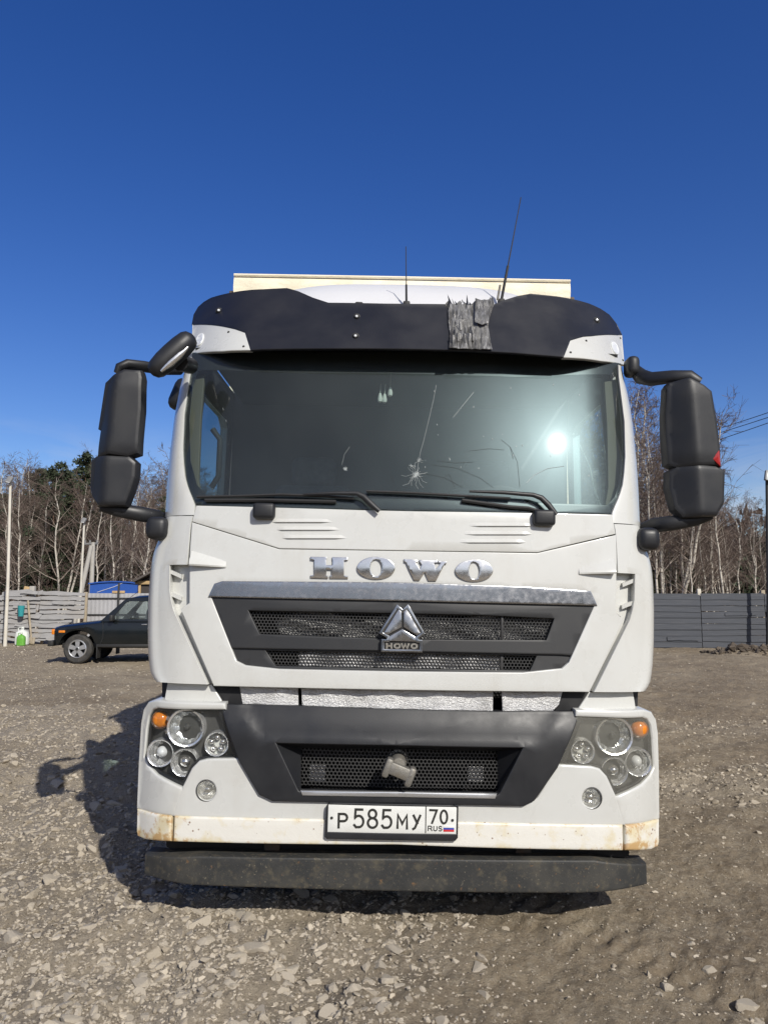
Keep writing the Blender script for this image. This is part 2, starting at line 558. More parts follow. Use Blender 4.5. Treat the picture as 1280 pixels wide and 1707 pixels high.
def loft(name, rows, mat, parent, smooth=40, close_u=False, close_v=False, caps=False, flip=False):
    bm = bmesh.new()
    g = bm_loft(bm, rows, close_u, close_v)
    if caps:
        for r in (g[0], g[-1]):
            try:
                bm.faces.new(r)
            except ValueError:
                pass
        bmesh.ops.recalc_face_normals(bm, faces=bm.faces[:])
    if flip:
        bmesh.ops.reverse_faces(bm, faces=bm.faces[:])
    return build(name, bm, mat, parent, smooth)

def bm_box(bm, c, s, bev=0.0, rot=None, seg=2):
    r = bmesh.ops.create_cube(bm, size=1.0)
    vs = r['verts']
    bmesh.ops.scale(bm, vec=s, verts=vs)
    if bev > 0:
        es = list({e for v in vs for e in v.link_edges})
        rr = bmesh.ops.bevel(bm, geom=es, offset=bev, segments=seg, profile=.5, affect='EDGES')
        vs = list({v for f in rr['faces'] for v in f.verts} | {v for v in vs if v.is_valid})
    if rot is not None:
        bmesh.ops.rotate(bm, cent=(0, 0, 0), matrix=rot, verts=vs)
    bmesh.ops.translate(bm, vec=c, verts=vs)

def box(name, c, s, mat, parent=None, bev=.004, rot=None, seg=2):
    bm = bmesh.new()
    bm_box(bm, c, s, bev, rot, seg)
    return build(name, bm, mat, parent, 35)

def bm_tube(bm, path, rad, sides=8, caps=True, flat=1.0):
    path = [Vector(p) for p in path]
    n = len(path)
    rad = rad if isinstance(rad, (list, tuple)) else [rad] * n
    up = None
    rows = []
    for i, p in enumerate(path):
        t = (path[min(i + 1, n - 1)] - path[max(i - 1, 0)]).normalized()
        if up is None:
            up = Vector((0, 0, 1)) if abs(t.z) < .9 else Vector((0, 1, 0))
        s = t.cross(up).normalized()
        up = s.cross(t).normalized()
        rows.append([p + (s * math.cos(a) * flat + up * math.sin(a)) * rad[i] for a in (2 * math.pi * k / sides for k in range(sides))])
    g = bm_loft(bm, rows, close_u=True)
    if caps:
        bm.faces.new(list(reversed(g[0]))); bm.faces.new(g[-1])

def tube(name, path, rad, mat, parent=None, sides=8, flat=1.0, smooth=50):
    bm = bmesh.new()
    bm_tube(bm, path, rad, sides, True, flat)
    bmesh.ops.recalc_face_normals(bm, faces=bm.faces[:])
    return build(name, bm, mat, parent, smooth)

def bm_lathe(bm, prof, c, segs=24, axis='y', jitter=0.0):
    """prof: (radius, depth) pairs, depth along +axis from c"""
    c = Vector(c)
    rows = []
    for r, d in prof:
        row = []
        for k in range(segs):
            a = 2 * math.pi * k / segs
            rr = r * (1 + (jitter if k % 2 else -jitter))
            if axis == 'y':
                row.append(c + Vector((rr * math.cos(a), d, rr * math.sin(a))))
            elif axis == 'x':
                row.append(c + Vector((d, rr * math.cos(a), rr * math.sin(a))))
            else:
                row.append(c + Vector((rr * math.cos(a), rr * math.sin(a), d)))
        rows.append(row)
    bm_loft(bm, rows, close_u=True)

def lathe(name, prof, c, mat, parent=None, segs=24, axis='y', smooth=40, jitter=0.0):
    bm = bmesh.new()
    bm_lathe(bm, prof, c, segs, axis, jitter)
    bmesh.ops.remove_doubles(bm, verts=bm.verts[:], dist=1e-6)
    bmesh.ops.recalc_face_normals(bm, faces=bm.faces[:])
    return build(name, bm, mat, parent, smooth)

def tubes_np(p0, p1, r0, r1, k=4):
    """many open tapered tubes -> verts, quads"""
    p0 = np.asarray(p0, float); p1 = np.asarray(p1, float)
    n = len(p0)
    t = p1 - p0
    t /= np.maximum(np.linalg.norm(t, axis=1, keepdims=True), 1e-9)
    ref = np.where(np.abs(t[:, 2:3]) < .9, np.array([[0, 0, 1.0]]), np.array([[1.0, 0, 0]]))
    s = np.cross(t, ref); s /= np.linalg.norm(s, axis=1, keepdims=True)
    u = np.cross(s, t)
    a = np.arange(k) * 2 * np.pi / k
    ring = s[:, None, :] * np.cos(a)[None, :, None] + u[:, None, :] * np.sin(a)[None, :, None]
    va = p0[:, None, :] + ring * np.asarray(r0)[:, None, None]
    vb = p1[:, None, :] + ring * np.asarray(r1)[:, None, None]
    v = np.concatenate([va, vb], 1).reshape(-1, 3)
    base = (np.arange(n) * 2 * k)[:, None]
    j = np.arange(k)[None, :]
    f = np.stack([base + j, base + (j + 1) % k, base + k + (j + 1) % k, base + k + j], -1).reshape(-1, 4)
    return v, f

def copy_tree(o, parent=None):
    c = o.copy()
    COL.objects.link(c)
    if parent is not None:
        c.parent = parent
    for ch in o.children:
        copy_tree(ch, c)
    return c
# ------------------------------------------------------------------ ground and stones
def ground_mat():
    m, t, o = new_mat('yard_dirt')
    b = node(t, 'ShaderNodeBsdfPrincipled', Roughness=.95)
    b.inputs['Specular IOR Level'].default_value = .12
    c = mixc(t, ramp(t, noise(t, .55, 6, .6), .35, .68), (.33, .268, .185), (.195, .152, .102))
    c = mixc(t, ramp(t, noise(t, 3.2, 7, .65), .42, .72, 0, .7), c, (.40, .337, .243))
    c = mixc(t, ramp(t, noise(t, .30, 5, .6), .50, .64, 0, .65), c, (.18, .137, .092))
    at = node(t, 'ShaderNodeAttribute', attribute_name='stony')
    c = mixc(t, math_n(t, 'MULTIPLY', at.outputs['Fac'], .6), c, (.49, .435, .355))
    c = mixc(t, ramp(t, noise(t, 24, 6, .7), .48, .74, 0, .6), c, (.50, .44, .345))
    c = mixc(t, ramp(t, noise(t, 60, 4, .7), .54, .72, 0, .6), c, (.13, .10, .07))
    t.links.new(c, b.inputs['Base Color'])
    bp = node(t, 'ShaderNodeBump', Strength=.9, Distance=.035); t.links.new(noise(t, 30, 9, .74), bp.inputs['Height'])
    b0 = node(t, 'ShaderNodeBump', Strength=.6, Distance=.07); t.links.new(noise(t, 8, 6, .7, dist=.6), b0.inputs['Height'])
    t.links.new(b0.outputs[0], bp.inputs['Normal'])
    b2 = node(t, 'ShaderNodeBump', Strength=.5, Distance=.012); t.links.new(noise(t, 130, 5, .7), b2.inputs['Height'])
    t.links.new(bp.outputs[0], b2.inputs['Normal'])
    t.links.new(b2.outputs[0], b.inputs['Normal'])
    t.links.new(b.outputs[0], o.inputs[0])
    return m
M['dirt'] = ground_mat()

def stone_mat():
    m, t, o = new_mat('crushed_stone')
    b = node(t, 'ShaderNodeBsdfPrincipled', Roughness=.85)
    b.inputs['Specular IOR Level'].default_value = .25
    oi = node(t, 'ShaderNodeNewGeometry')
    rnd = oi.outputs['Random Per Island']
    c = mixc(t, rnd, (.23, .195, .148), (.49, .435, .35))
    c = mixc(t, ramp(t, noise(t, 13, 5, .65), .45, .7, 0, .45), c, (.46, .405, .32))
    c = mixc(t, ramp(t, noise(t, 30, 5, .65), .52, .75, 0, .6), c, (.26, .21, .15))
    t.links.new(c, b.inputs['Base Color'])
    bp = node(t, 'ShaderNodeBump', Strength=.6, Distance=.008); t.links.new(noise(t, 60, 6, .7), bp.inputs['Height'])
    t.links.new(bp.outputs[0], b.inputs['Normal'])
    t.links.new(b.outputs[0], o.inputs[0])
    return m
M['stone'] = stone_mat()
M['soil'] = pbr('turned_soil', (.075, .058, .042), .95, layers=((4, .5, .7, .5, (.25, .21, .16)),))

def make_ground():
    nr, nc = 800, 400
    D = 1.3 * (700 / 1.3) ** (np.linspace(0, 1, nr) ** 1.06)
    u = np.linspace(-1, 1, nc)
    tt = .62 * u + 5.5 * np.sign(u) * np.maximum(np.abs(u) - .93, 0) ** 1.5 * 18
    X = tt[None, :] * D[:, None]; Y = np.repeat(D[:, None], nc, 1)
    Z = ground_h(X, Y)
    v = np.stack([X, Y, Z], -1).reshape(-1, 3)
    i = np.arange(nr - 1)[:, None] * nc; j = np.arange(nc - 1)[None, :]
    f = np.stack([i + j, i + j + 1, i + nc + j + 1, i + nc + j], -1).reshape(-1, 4)
    n0 = len(v)
    g = np.linspace(-1, 1, 41); g = np.sign(g) * np.abs(g) ** 2.2 * 900
    GX, GY = np.meshgrid(g, g)
    v2 = np.stack([GX, GY, np.full_like(GX, -.13)], -1).reshape(-1, 3)
    i = np.arange(40)[:, None] * 41; j = np.arange(40)[None, :]
    f2 = n0 + np.stack([i + j, i + j + 1, i + 41 + j + 1, i + 41 + j], -1).reshape(-1, 4)
    o = np_mesh('ground', np.concatenate([v, v2]), np.concatenate([f, f2]), M['dirt'], smooth=True)
    at = o.data.attributes.new('stony', 'FLOAT', 'POINT')
    sv = np.concatenate([rocky(X, Y).ravel(), np.zeros(len(v2))]).astype(np.float32)
    at.data.foreach_set('value', sv)
    return tag(o, 'rough brown dirt yard strewn with crushed stone', None, None, 'structure')
ground = make_ground()

def ico(sub):
    bm = bmesh.new()
    bmesh.ops.create_icosphere(bm, subdivisions=sub, radius=1)
    v = np.array([x.co[:] for x in bm.verts]); f = np.array([[q.index for q in p.verts] for p in bm.faces])
    bm.free()
    return v, f

def rock_shape(v, r):
    """chop a ball by random planes into an angular lump"""
    v = v.copy()
    for _ in range(13):
        n = r.normal(size=3); n /= np.linalg.norm(n)
        d = r.uniform(.30, .72)
        s = v @ n
        v -= np.maximum(s - d, 0)[:, None] * n
    v *= np.array([r.uniform(.95, 1.7), r.uniform(.85, 1.35), r.uniform(.6, 1.05)])
    return v

def make_stones():
    v3, f3 = ico(3)
    shapes = []
    for k in range(30):
        o = np_mesh('stone', rock_shape(v3, rng), f3, M['stone'])
        shapes.append(o.data)
        bpy.data.objects.remove(o)
    # the largest stones, one by one; positions follow the stony patches
    cand = []
    N = 26000
    d_ = 2.95 * (13 / 2.95) ** rng.uniform(size=N); t_ = rng.uniform(-.56, .56, N)
    ok = rng.uniform(size=N) < rocky(t_ * d_, d_) * .75 + .006
    for d, t in zip(d_[ok], t_[ok]):
        s = .0115 * math.exp(rng.normal(0, .55)) * (1 + .03 * d)
        cand.append((min(s, .046 + .003 * d), t * d, d))
    hand = [(.060, -.11, 3.30, .2), (.052, .02, 3.42, .6), (.050, -.40, 3.52, 2), (.046, -.62, 3.40, 1), (.040, -.02, 3.58, 1.4), (.045, -.20, 3.14, 3),
            (.034, 1.17, 3.40, .7), (.046, .43, 3.66, 2.2), (.044, -.83, 3.95, 1.1), (.048, -.78, 4.06, 0), (.045, -.93, 3.86, .3), (.052, -1.22, 5.0, .8), (.05, -1.14, 4.9, 2), (.05, -.71, 4.02, 1)]
    cand.sort(key=lambda c: -c[0] / c[2])
    big = [(s, x, d, rng.uniform(0, 6.28)) for s, x, d in cand[:300 - len(hand)]] + hand
    for k, (s, x, d, a) in enumerate(big):
        o = bpy.data.objects.new('stone', shapes[k % len(shapes)])
        COL.objects.link(o)
        o.parent = ground
        z = float(ground_h(x, d))
        o.location = (x, d, z - s * .12)
        o.scale = (s, s, s)
        o.rotation_euler = (rng.uniform(-.45, .45), rng.uniform(-.45, .45), a)
    # everything smaller, in two grades; one heap of stones nobody could count
    V, Fc, n0 = [], [], 0
    rest = np.array([(s, x, d) for s, x, d in cand[300 - len(hand):]])
    n2 = 112000
    d2 = 2.9 * (26 / 2.9) ** (rng.uniform(size=n2) ** .95); t2 = rng.uniform(-.58, .58, n2)
    x2 = t2 * d2
    k2 = rng.uniform(size=n2) < rocky(x2, d2) * .95 + .20
    x2, d2 = x2[k2], d2[k2]
    s2 = .0055 * np.exp(rng.normal(0, .48, len(x2))) * (1 + .10 * d2)
    s2 = np.minimum(s2, .020 + .0035 * d2) * (.55 + .45 * np.clip(rocky(x2, d2) * 3, 0, 1))
    for sub, s, x, d in ((2, rest[:, 0], rest[:, 1], rest[:, 2]), (1, s2, x2, d2)):
        vv, ff = ico(sub)
        lib = [rock_shape(vv, rng) for _ in range(24)]
        n = len(x)
        z = ground_h(x, d) - s * .05
        yaw = rng.uniform(0, 6.28, n); pit = rng.normal(0, .4, n)
        base = np.stack(lib)[rng.integers(0, 24, n)]
        cy, sy = np.cos(yaw)[:, None], np.sin(yaw)[:, None]
        cp, sp = np.cos(pit)[:, None], np.sin(pit)[:, None]
        bx, by, bz = base[..., 0], base[..., 1] * cp - base[..., 2] * sp, base[..., 1] * sp + base[..., 2] * cp
        vx = (bx * cy - by * sy) * s[:, None] + x[:, None]
        vy = (bx * sy + by * cy) * s[:, None] + d[:, None]
        vz = bz * s[:, None] + z[:, None]
        V.append(np.stack([vx, vy, vz], -1).reshape(-1, 3))
        nv = base.shape[1]
        Fc.append((ff[None] + (np.arange(n) * nv)[:, None, None]).reshape(-1, 3) + n0)
        n0 += n * nv
    g = np_mesh('gravel', np.concatenate(V), np.concatenate(Fc), M['stone'], ground)
    g['kind'] = 'stuff'
    # dark turned soil along the ridge by the plank fence
    n = 900
    x = rng.uniform(9.0, 15.5, n); d = 21.55 + rng.normal(0, .32, n) + (x > 11) * rng.choice([0, -.9], n)
    vv, ff = ico(1)
    s = .05 * np.exp(rng.normal(0, .5, n))
    base = np.stack([rock_shape(vv, rng) for _ in range(12)])[rng.integers(0, 12, n)]
    v = base * s[:, None, None] + np.stack([x, d, ground_h(x, d) + s * .3], 1)[:, None, :]
    g = np_mesh('dark_soil', v.reshape(-1, 3), (ff[None] + (np.arange(n) * base.shape[1])[:, None, None]).reshape(-1, 3), M['soil'], ground)
    g['kind'] = 'stuff'
make_stones()

# ------------------------------------------------------------------ woods
def bark_mat():
    m, t, o = new_mat('birch_bark')
    b = node(t, 'ShaderNodeBsdfPrincipled', Roughness=.8)
    c = mixc(t, ramp(t, noise(t, 1.3, 4), .4, .7, 0, .5), (.58, .54, .47), (.42, .37, .31))
    c = mixc(t, ramp(t, noise(t, 3.5, 5, .6, stretch=(1, 1, 3.2)), .56, .64), c, (.05, .042, .036))
    t.links.new(c, b.inputs['Base Color']); t.links.new(b.outputs[0], o.inputs[0])
    return m
M['birch'] = bark_mat()
M['twig'] = pbr('birch_twigs', (.105, .074, .060), .85, layers=((.4, .4, .7, .5, (.155, .118, .098)),))
M['limb'] = pbr('birch_limbs', (.36, .31, .26), .85, layers=((2, .45, .65, .7, (.17, .12, .10)),))
M['thicket'] = pbr('bare_thicket', (.085, .058, .046), .9, layers=((.15, .4, .65, .7, (.13, .105, .085)), (.6, .45, .7, .5, (.05, .036, .03))))
M['pine_bark'] = pbr('pine_bark', (.12, .075, .05), .9)
M['needles'] = pbr('pine_needles', (.030, .044, .020), .75, layers=((.5, .4, .65, .7, (.052, .062, .026)), (1.7, .45, .7, .5, (.018, .028, .014))))

def birch_parts(H, stems, r):
    T, Bn, Tw = [], [], []      # (p0, p1, r0, r1)
    for st in range(stems):
        n = 9
        lean = r.normal(0, .035, 2) + (r.normal(0, .12, 2) if stems > 1 else 0)
        pts, rad = [], []
        for i in range(n + 1):
            q = i / n
            off = lean * H * q + r.normal(0, .012 * H, 2) * q
            pts.append(np.array([off[0], off[1], H * q * (1 if st == 0 else .9)]))
            rad.append(.0080 * H * (1 - q) ** .8 + .010)
        for i in range(n):
            T.append((pts[i], pts[i + 1], rad[i], rad[i + 1]))
        nb = 40 if stems == 1 else 28
        for k in range(nb):
            q = r.uniform(.28, .99) ** .9
            fi = min(int(q * n), n - 1); w = q * n - fi
            p = pts[fi] * (1 - w) + pts[fi + 1] * w
            az = r.uniform(0, 6.28); el = r.uniform(.45, 1.05)
            Lb = H * (.10 + .20 * (1 - q)) * r.uniform(.6, 1.25)
            d = np.array([math.cos(az) * math.cos(el), math.sin(az) * math.cos(el), math.sin(el)])
            rb = max(.012, .0038 * H * (1 - q) + .006)
            bp = [p]
            for s in range(3):
                d = d + r.normal(0, .13, 3); d /= np.linalg.norm(d)
                bp.append(bp[-1] + d * Lb / 3)
            for s in range(3):
                Bn.append((bp[s], bp[s + 1], rb * (1 - s * .28), rb * (1 - (s + 1) * .28)))
            for j in range(9):
                a = r.uniform(.15, 1)
                s = min(int(a * 3), 2); w2 = a * 3 - s
                p2 = bp[s] * (1 - w2) + bp[s + 1] * w2
                d2 = d * .8 + r.normal(0, .55, 3); d2 /= np.linalg.norm(d2)
                L2 = Lb * r.uniform(.18, .42)
                e = p2 + d2 * L2
                Tw.append((p2, e, .0085, .006))
                for q3 in range(4):
                    p3 = p2 + (e - p2) * r.uniform(.3, 1)
                    d3 = d2 + r.normal(0, .6, 3) + np.array([0, 0, -.1]); d3 /= np.linalg.norm(d3)
                    Tw.append((p3, p3 + d3 * L2 * r.uniform(.35, .8), .0065, .004))
    return T, Bn, Tw

def seg_arrays(S):
    return (np.array([s[0] for s in S]), np.array([s[1] for s in S]), np.array([s[2] for s in S]), np.array([s[3] for s in S]))

def make_birch(H, stems, seed):
    r = np.random.default_rng(seed)
    T, Bn, Tw = birch_parts(H, stems, r)
    e = empty('birch_tree', (0, 0, 0), 'x', 'tree')
    v, f = tubes_np(*seg_arrays(T), k=7)
    np_mesh('trunk', v, f, M['birch'], e, smooth=True)
    v1, f1 = tubes_np(*seg_arrays(Bn), k=4); v2, f2 = tubes_np(*seg_arrays(Tw), k=3)
    # quads of the k=3 tubes are quads as well
    v = np.concatenate([v1, v2]); f = np.concatenate([f1, f2 + len(v1)])
    np_mesh('crown', v, f, [M['limb'], M['twig']], e, np.concatenate([np.zeros(len(f1)), np.ones(len(f2))]))
    return e

def tri_blades(c, size, r, flat=1.0):
    """random thin triangles about centres c (N,3)"""
    n = len(c)
    a = r.normal(size=(n, 3)); a[:, 2] *= flat
    a /= np.linalg.norm(a, axis=1, keepdims=True)
    b = r.normal(size=(n, 3)); b -= (b * a).sum(1, keepdims=True) * a
    b /= np.linalg.norm(b, axis=1, keepdims=True)
    s = (size * r.uniform(.6, 1.4, n))[:, None]
    v = np.stack([c - b * s * .28, c + b * s * .28, c + a * s], 1).reshape(-1, 3)
    return v, np.arange(3 * n).reshape(-1, 3)

def make_pine(H, seed, kind='pine_tree'):
    r = np.random.default_rng(seed)
    e = empty(kind, (0, 0, 0), 'x', 'tree')
    pts = [np.array([r.normal(0, .01) * H * q, r.normal(0, .01) * H * q, H * q]) for q in np.linspace(0, 1, 8)]
    S = [(pts[i], pts[i + 1], .013 * H * (1 - i / 7.2), .013 * H * (1 - (i + 1) / 7.2) + .004) for i in range(7)]
    C = []
    for k in range(64):
        q = r.uniform(.18, .99)
        az = r.uniform(0, 6.28)
        Lb = H * .21 * (1 - q) ** .65 * r.uniform(.5, 1.2) + .25
        p = np.array([0, 0, H * q]); d = np.array([math.cos(az), math.sin(az), r.uniform(-.15, .35)])
        S.append((p, p + d * Lb, .02, .008))
        for j in range(7):
            cc = p + d * Lb * r.uniform(.35, 1.05) + r.normal(0, .10, 3) * Lb
            C.append(cc + r.normal(0, .13, (26, 3)) * np.array([1, 1, .6]))
    v, f = tubes_np(*seg_arrays(S), k=5)
    np_mesh('trunk', v, f, M['pine_bark'], e, smooth=True)
    C = np.concatenate(C)
    v, f = tri_blades(C, .17, r)
    np_mesh('crown', v, f, M['needles'], e)
    return e

def make_woods():
    birches = [make_birch(H, st, 100 + k) for k, (H, st) in enumerate(((10, 1), (11, 1), (9, 1), (10, 2), (12, 1), (10, 3)))]
    pines = [make_pine(10, 200 + k) for k in range(3)]
    used = {}
    r = np.random.default_rng(31)

    def plant(src, px, D, top_y, label, group, x=None, yaw=None):
        first = id(src) not in used
        o = src if first else copy_tree(src)
        used[id(src)] = 1
        el = math.atan((853.5 - top_y) / FPX) + PITCH
        h = D * math.tan(el) + CAM_H
        base = 10.0
        for k, b in enumerate(birches):
            if b is src:
                base = (10, 11, 9, 10, 12, 10)[k]
        s = h / base
        o.location = (WX(px, D) if x is None else x, D, -.1)
        o.scale = (s * .95, s * .95, s)
        o.rotation_euler = (0, 0, r.uniform(0, 6.28) if yaw is None else yaw)
        tag(o, label, 'tree', group)
        return o
    GB = 'birches in the woodland beyond the yard'
    # the ones that stand out in the photograph
    plant(birches[5], 99, 36, 775, 'forked white birch of several stems left of the leaning concrete pole', GB, yaw=.4)
    plant(birches[0], 44, 39, 772, 'tall pale birch just right of the taller white lamp pole', GB)
    plant(birches[3], 1128, 34, 668, 'tall twin-stemmed white birch above the left half of the plank fence', GB, yaw=1.1)
    plant(birches[4], 1140, 35, 690, 'straight single white birch right beside the twin-stemmed one', GB)
    plant(birches[2], 1213, 33, 800, 'crooked white birch rising over the right half of the plank fence', GB, yaw=2)
    plant(birches[1], 1088, 38, 655, 'tallest birch of the wood, beside the truck behind the plank fence', GB)
    LB_L = 'slim bare birch among many beyond the weathered board fence'
    LB_R = 'slim bare birch among many beyond the dark plank fence'
    for k in range(76):
        px = r.uniform(-170, 480); D = r.uniform(38, 66)
        if px > 320:
            D = r.uniform(50, 66)
        ty = r.uniform(765, 850) + (12 if 160 < px < 225 else 0)
        plant(birches[r.integers(0, 6)], px, D, ty, LB_L, GB)
    for px in (6, 30, 60, 160, 172, 188, 204, 216, 236):
        plant(birches[(0, 1, 4, 2)[px % 4]], px, r.uniform(34.5, 38), r.uniform(790, 850), LB_L, GB)
    for px in (1073, 1081, 1100, 1108, 1120, 1156, 1180, 1190, 1232, 1262):
        plant(birches[(0, 1, 4, 2)[px % 4]], px, r.uniform(32, 36), r.uniform(700, 790) if px < 1118 else r.uniform(830, 880), LB_R, GB)
    for k in range(60):
        px = r.uniform(880, 1420); D = r.uniform(37, 62)
        ty = r.uniform(640, 780) if px < 1118 else (r.uniform(770, 860) if px < 1195 else r.uniform(825, 880))
        if 1225 < px < 1262:
            ty = r.uniform(855, 885)
        plant(birches[r.integers(0, 6)], px, D, ty, LB_R, GB)
    GP = 'evergreens in the woodland beyond the yard'
    plant(pines[0], 84, 37.0, 764, 'dark pine standing behind the forked birch', GP)
    plant(pines[1], 133, 38.5, 752, 'tallest dark pine of the wood, behind the smaller lamp pole', GP)
    LP_L = 'dark green pine mixed in among the birches beyond the board fence'
    LP_R = 'dark green pine mixed in low among the trees beyond the plank fence'
    for px, D, ty in ((66, 40, 800), (112, 41, 778), (150, 39.5, 775), (172, 41, 815), (20, 40.5, 845)):
        plant(pines[px % 3], px, D, ty, LP_L, GP)
    for k in range(38):
        px = r.uniform(-160, 330); D = r.uniform(43, 62)
        ty = r.uniform(768, 850) if 50 < px < 165 else r.uniform(815, 900)
        plant(pines[r.integers(0, 3)], px, D, ty, LP_L, GP)
    for k in range(30):
        px = r.uniform(1010, 1400); D = r.uniform(40, 60)
        plant(pines[r.integers(0, 3)], px, D, r.uniform(862, 930), LP_R, GP)
    for src in birches + pines:
        if id(src) not in used:
            for ch in list(src.children):
                bpy.data.objects.remove(ch)
            bpy.data.objects.remove(src)

    # undergrowth and the deeper wood: a tangle nobody could count
    P0, P1, R0, R1 = [], [], [], []
    n = 6400
    x = r.uniform(-62, 62, n); D = r.uniform(31, 78, n)
    keep = (np.abs(x / D) > .17) | (r.uniform(size=n) < .4)
    x, D = x[keep], D[keep]; n = len(x)
    hmax = np.where(x < 0, np.where(D > 48, .105, .075), np.where(x / D > .42, .05, np.where(D > 48, .085, .06))) * D
    h = r.uniform(.35, 1.05, n) * hmax + .8
    base = np.stack([x, D, np.full(n, -.1)], 1)
    lean = np.stack([r.normal(0, .10, n), r.normal(0, .10, n), np.ones(n)], 1)
    top = base + lean * h[:, None]
    P0.append(base); P1.append(top); R0.append(.012 + .0035 * h); R1.append(np.full(n, .006))
    for k in range(15):
        q = r.uniform(.15, 1, n)[:, None]
        p = base + (top - base) * q
        d = np.stack([r.normal(0, .6, n), r.normal(0, .6, n), r.uniform(.1, 1, n)], 1)
        e = p + d * (h * .22 * (1.2 - q[:, 0]))[:, None]
        P0.append(p); P1.append(e); R0.append(np.full(n, .010)); R1.append(np.full(n, .004))
        P0.append(p + (e - p) * .5); P1.append(p + (e - p) * .5 + d[:, [1, 0, 2]] * (h * .10)[:, None]); R0.append(np.full(n, .007)); R1.append(np.full(n, .003))
    v, f = tubes_np(np.concatenate(P0), np.concatenate(P1), np.concatenate(R0), np.concatenate(R1), k=3)
    o = np_mesh('undergrowth', v, f, M['thicket'])
    tag(o, 'dense brown tangle of bare saplings and scrub under the trees', None, None, 'stuff')
    # low evergreen regrowth
    c = []
    for k in range(210):
        px = r.uniform(-150, 400) if k % 3 else r.uniform(1000, 1400)
        D0 = r.uniform(40, 70)
        cx = WX(px, D0)
        hh = r.uniform(1.5, 5.5) if px < 640 else r.uniform(1.2, 3.6)
        q = r.uniform(0, 1, 330) ** .8
        rad = (1 - q) * hh * .33 + .1
        a = r.uniform(0, 6.28, 330)
        rr = rad * np.sqrt(r.uniform(.2, 1, 330))
        c.append(np.stack([cx + rr * np.cos(a), D0 + rr * np.sin(a), q * hh], 1))
    v, f = tri_blades(np.concatenate(c), .42, r, .5)
    o = np_mesh('evergreen_undergrowth', v, f, M['needles'])
    tag(o, 'low dark green spruce regrowth mixed through the wood', None, None, 'stuff')
    # the far edge of the wood all round the yard, also the side behind the camera
    c = []
    for k in range(2300):
        a = k / 2300 * 2 * math.pi + r.normal(0, .003)
        rad = r.uniform(84, 112)
        hh = r.uniform(6.5, 10.5) * (1.0 if math.sin(a) > 0 else 1.3)
        q = r.uniform(0, 1, 110) ** 1.15
        rr = r.uniform(0, 2.6, 110) * (1.1 - q * .8)
        b = r.uniform(0, 6.28, 110)
        c.append(np.stack([math.cos(a) * rad + rr * np.cos(b), math.sin(a) * rad + rr * np.sin(b), q * hh], 1))
    v, f = tri_blades(np.concatenate(c), 1.05, r, 3.2)
    o = np_mesh('far_woods', v, f, M['thicket'])
    tag(o, 'far brown edge of the wood closing the horizon', None, None, 'stuff')
make_woods()
# ------------------------------------------------------------------ fences, poles, sheds
M['board'] = pbr('weathered_board', (.285, .282, .28), .85, layers=((3, .42, .7, .5, (.19, .185, .18), (1, 1, 6)), (14, .5, .75, .5, (.42, .41, .39), (.3, 1, 4)), (1.1, .5, .7, .4, (.30, .26, .21))), bump=(18, .4, .006, (.15, 1, 3)))
M['plank'] = pbr('slate_plank', (.062, .068, .081), .8, layers=((3, .42, .7, .6, (.050, .053, .062), (.3, 1, 4)), (12, .5, .75, .5, (.125, .128, .135), (.15, 1, 4))), bump=(18, .4, .006, (.15, 1, 3)))
M['postwood'] = pbr('post_wood', (.38, .32, .23), .85, layers=((8, .4, .7, .6, (.22, .18, .13)),))
M['sheet'] = pbr('galvanised_sheet', (.46, .46, .47), .5, .3, layers=((2, .45, .7, .4, (.36, .36, .36)),))
M['rail'] = pbr('fence_rail', (.03, .03, .03), .7)
M['pole'] = pbr('pole_white', (.60, .57, .50), .7, layers=((3, .45, .7, .5, (.45, .40, .30)),))
M['concrete'] = pbr('concrete_pole', (.40, .38, .34), .85, layers=((4, .45, .7, .5, (.28, .265, .24)),))
M['bluewall'] = pbr('blue_tarp', (.020, .085, .36), .55, layers=((2, .5, .75, .35, (.035, .12, .42)),), bump=(4, .3, .03))
M['hutwall'] = pbr('hut_wall', (.05, .042, .038), .8)
M['hutroof'] = pbr('hut_roof', (.10, .085, .075), .7)
M['timber'] = pbr('fresh_timber', (.46, .32, .16), .75)
M['whitepaint'] = pbr('white_board', (.72, .72, .70), .6)
M['lampgrey'] = pbr('lamp_grey', (.20, .20, .20), .5)
M['lampface'] = pbr('lamp_face', (.55, .56, .56), .2)
M['poly_white'] = pbr('white_plastic', (.66, .68, .64), .45, layers=((6, .5, .75, .4, (.5, .5, .45)),))
M['poly_green'] = pbr('green_plastic', (.12, .36, .045), .4, layers=((9, .5, .75, .4, (.25, .45, .16)),))
M['poly_teal'] = pbr('teal_plastic', (.03, .26, .28), .45)

def gz(x, y):
    return float(ground_h(x, y))

def board(parent, x0, x1, zc0, zc1, h, y, wob, mat, r, name='board', tk=.025, tilt=.05):
    """one slab-sawn board with wandering edges, fixed on the post face"""
    n = 9
    bm = bmesh.new()
    s1, s2 = r.uniform(0, 50), r.uniform(0, 50)
    rows = []
    for k in range(n):
        q = k / (n - 1)
        x = x0 + (x1 - x0) * q
        zc = zc0 + (zc1 - zc0) * q
        a = float(vnoise(np.array([s1 + q * 4.5]), np.array([.5]), 5)[0] - .5) * wob
        b = float(vnoise(np.array([s2 + q * 4.5]), np.array([.5]), 6)[0] - .5) * wob
        rows.append([(x, y - tilt + a * .3, zc - h / 2 + a), (x, y, zc + h / 2 + b), (x, y + tk, zc + h / 2 + b), (x, y - tilt + tk, zc - h / 2 + a)])
    g = bm_loft(bm, rows, close_u=True)
    bm.faces.new(g[0]); bm.faces.new(list(reversed(g[-1])))
    bmesh.ops.recalc_face_normals(bm, faces=bm.faces[:])
    o = build(name, bm, mat, parent, 30)
    return o

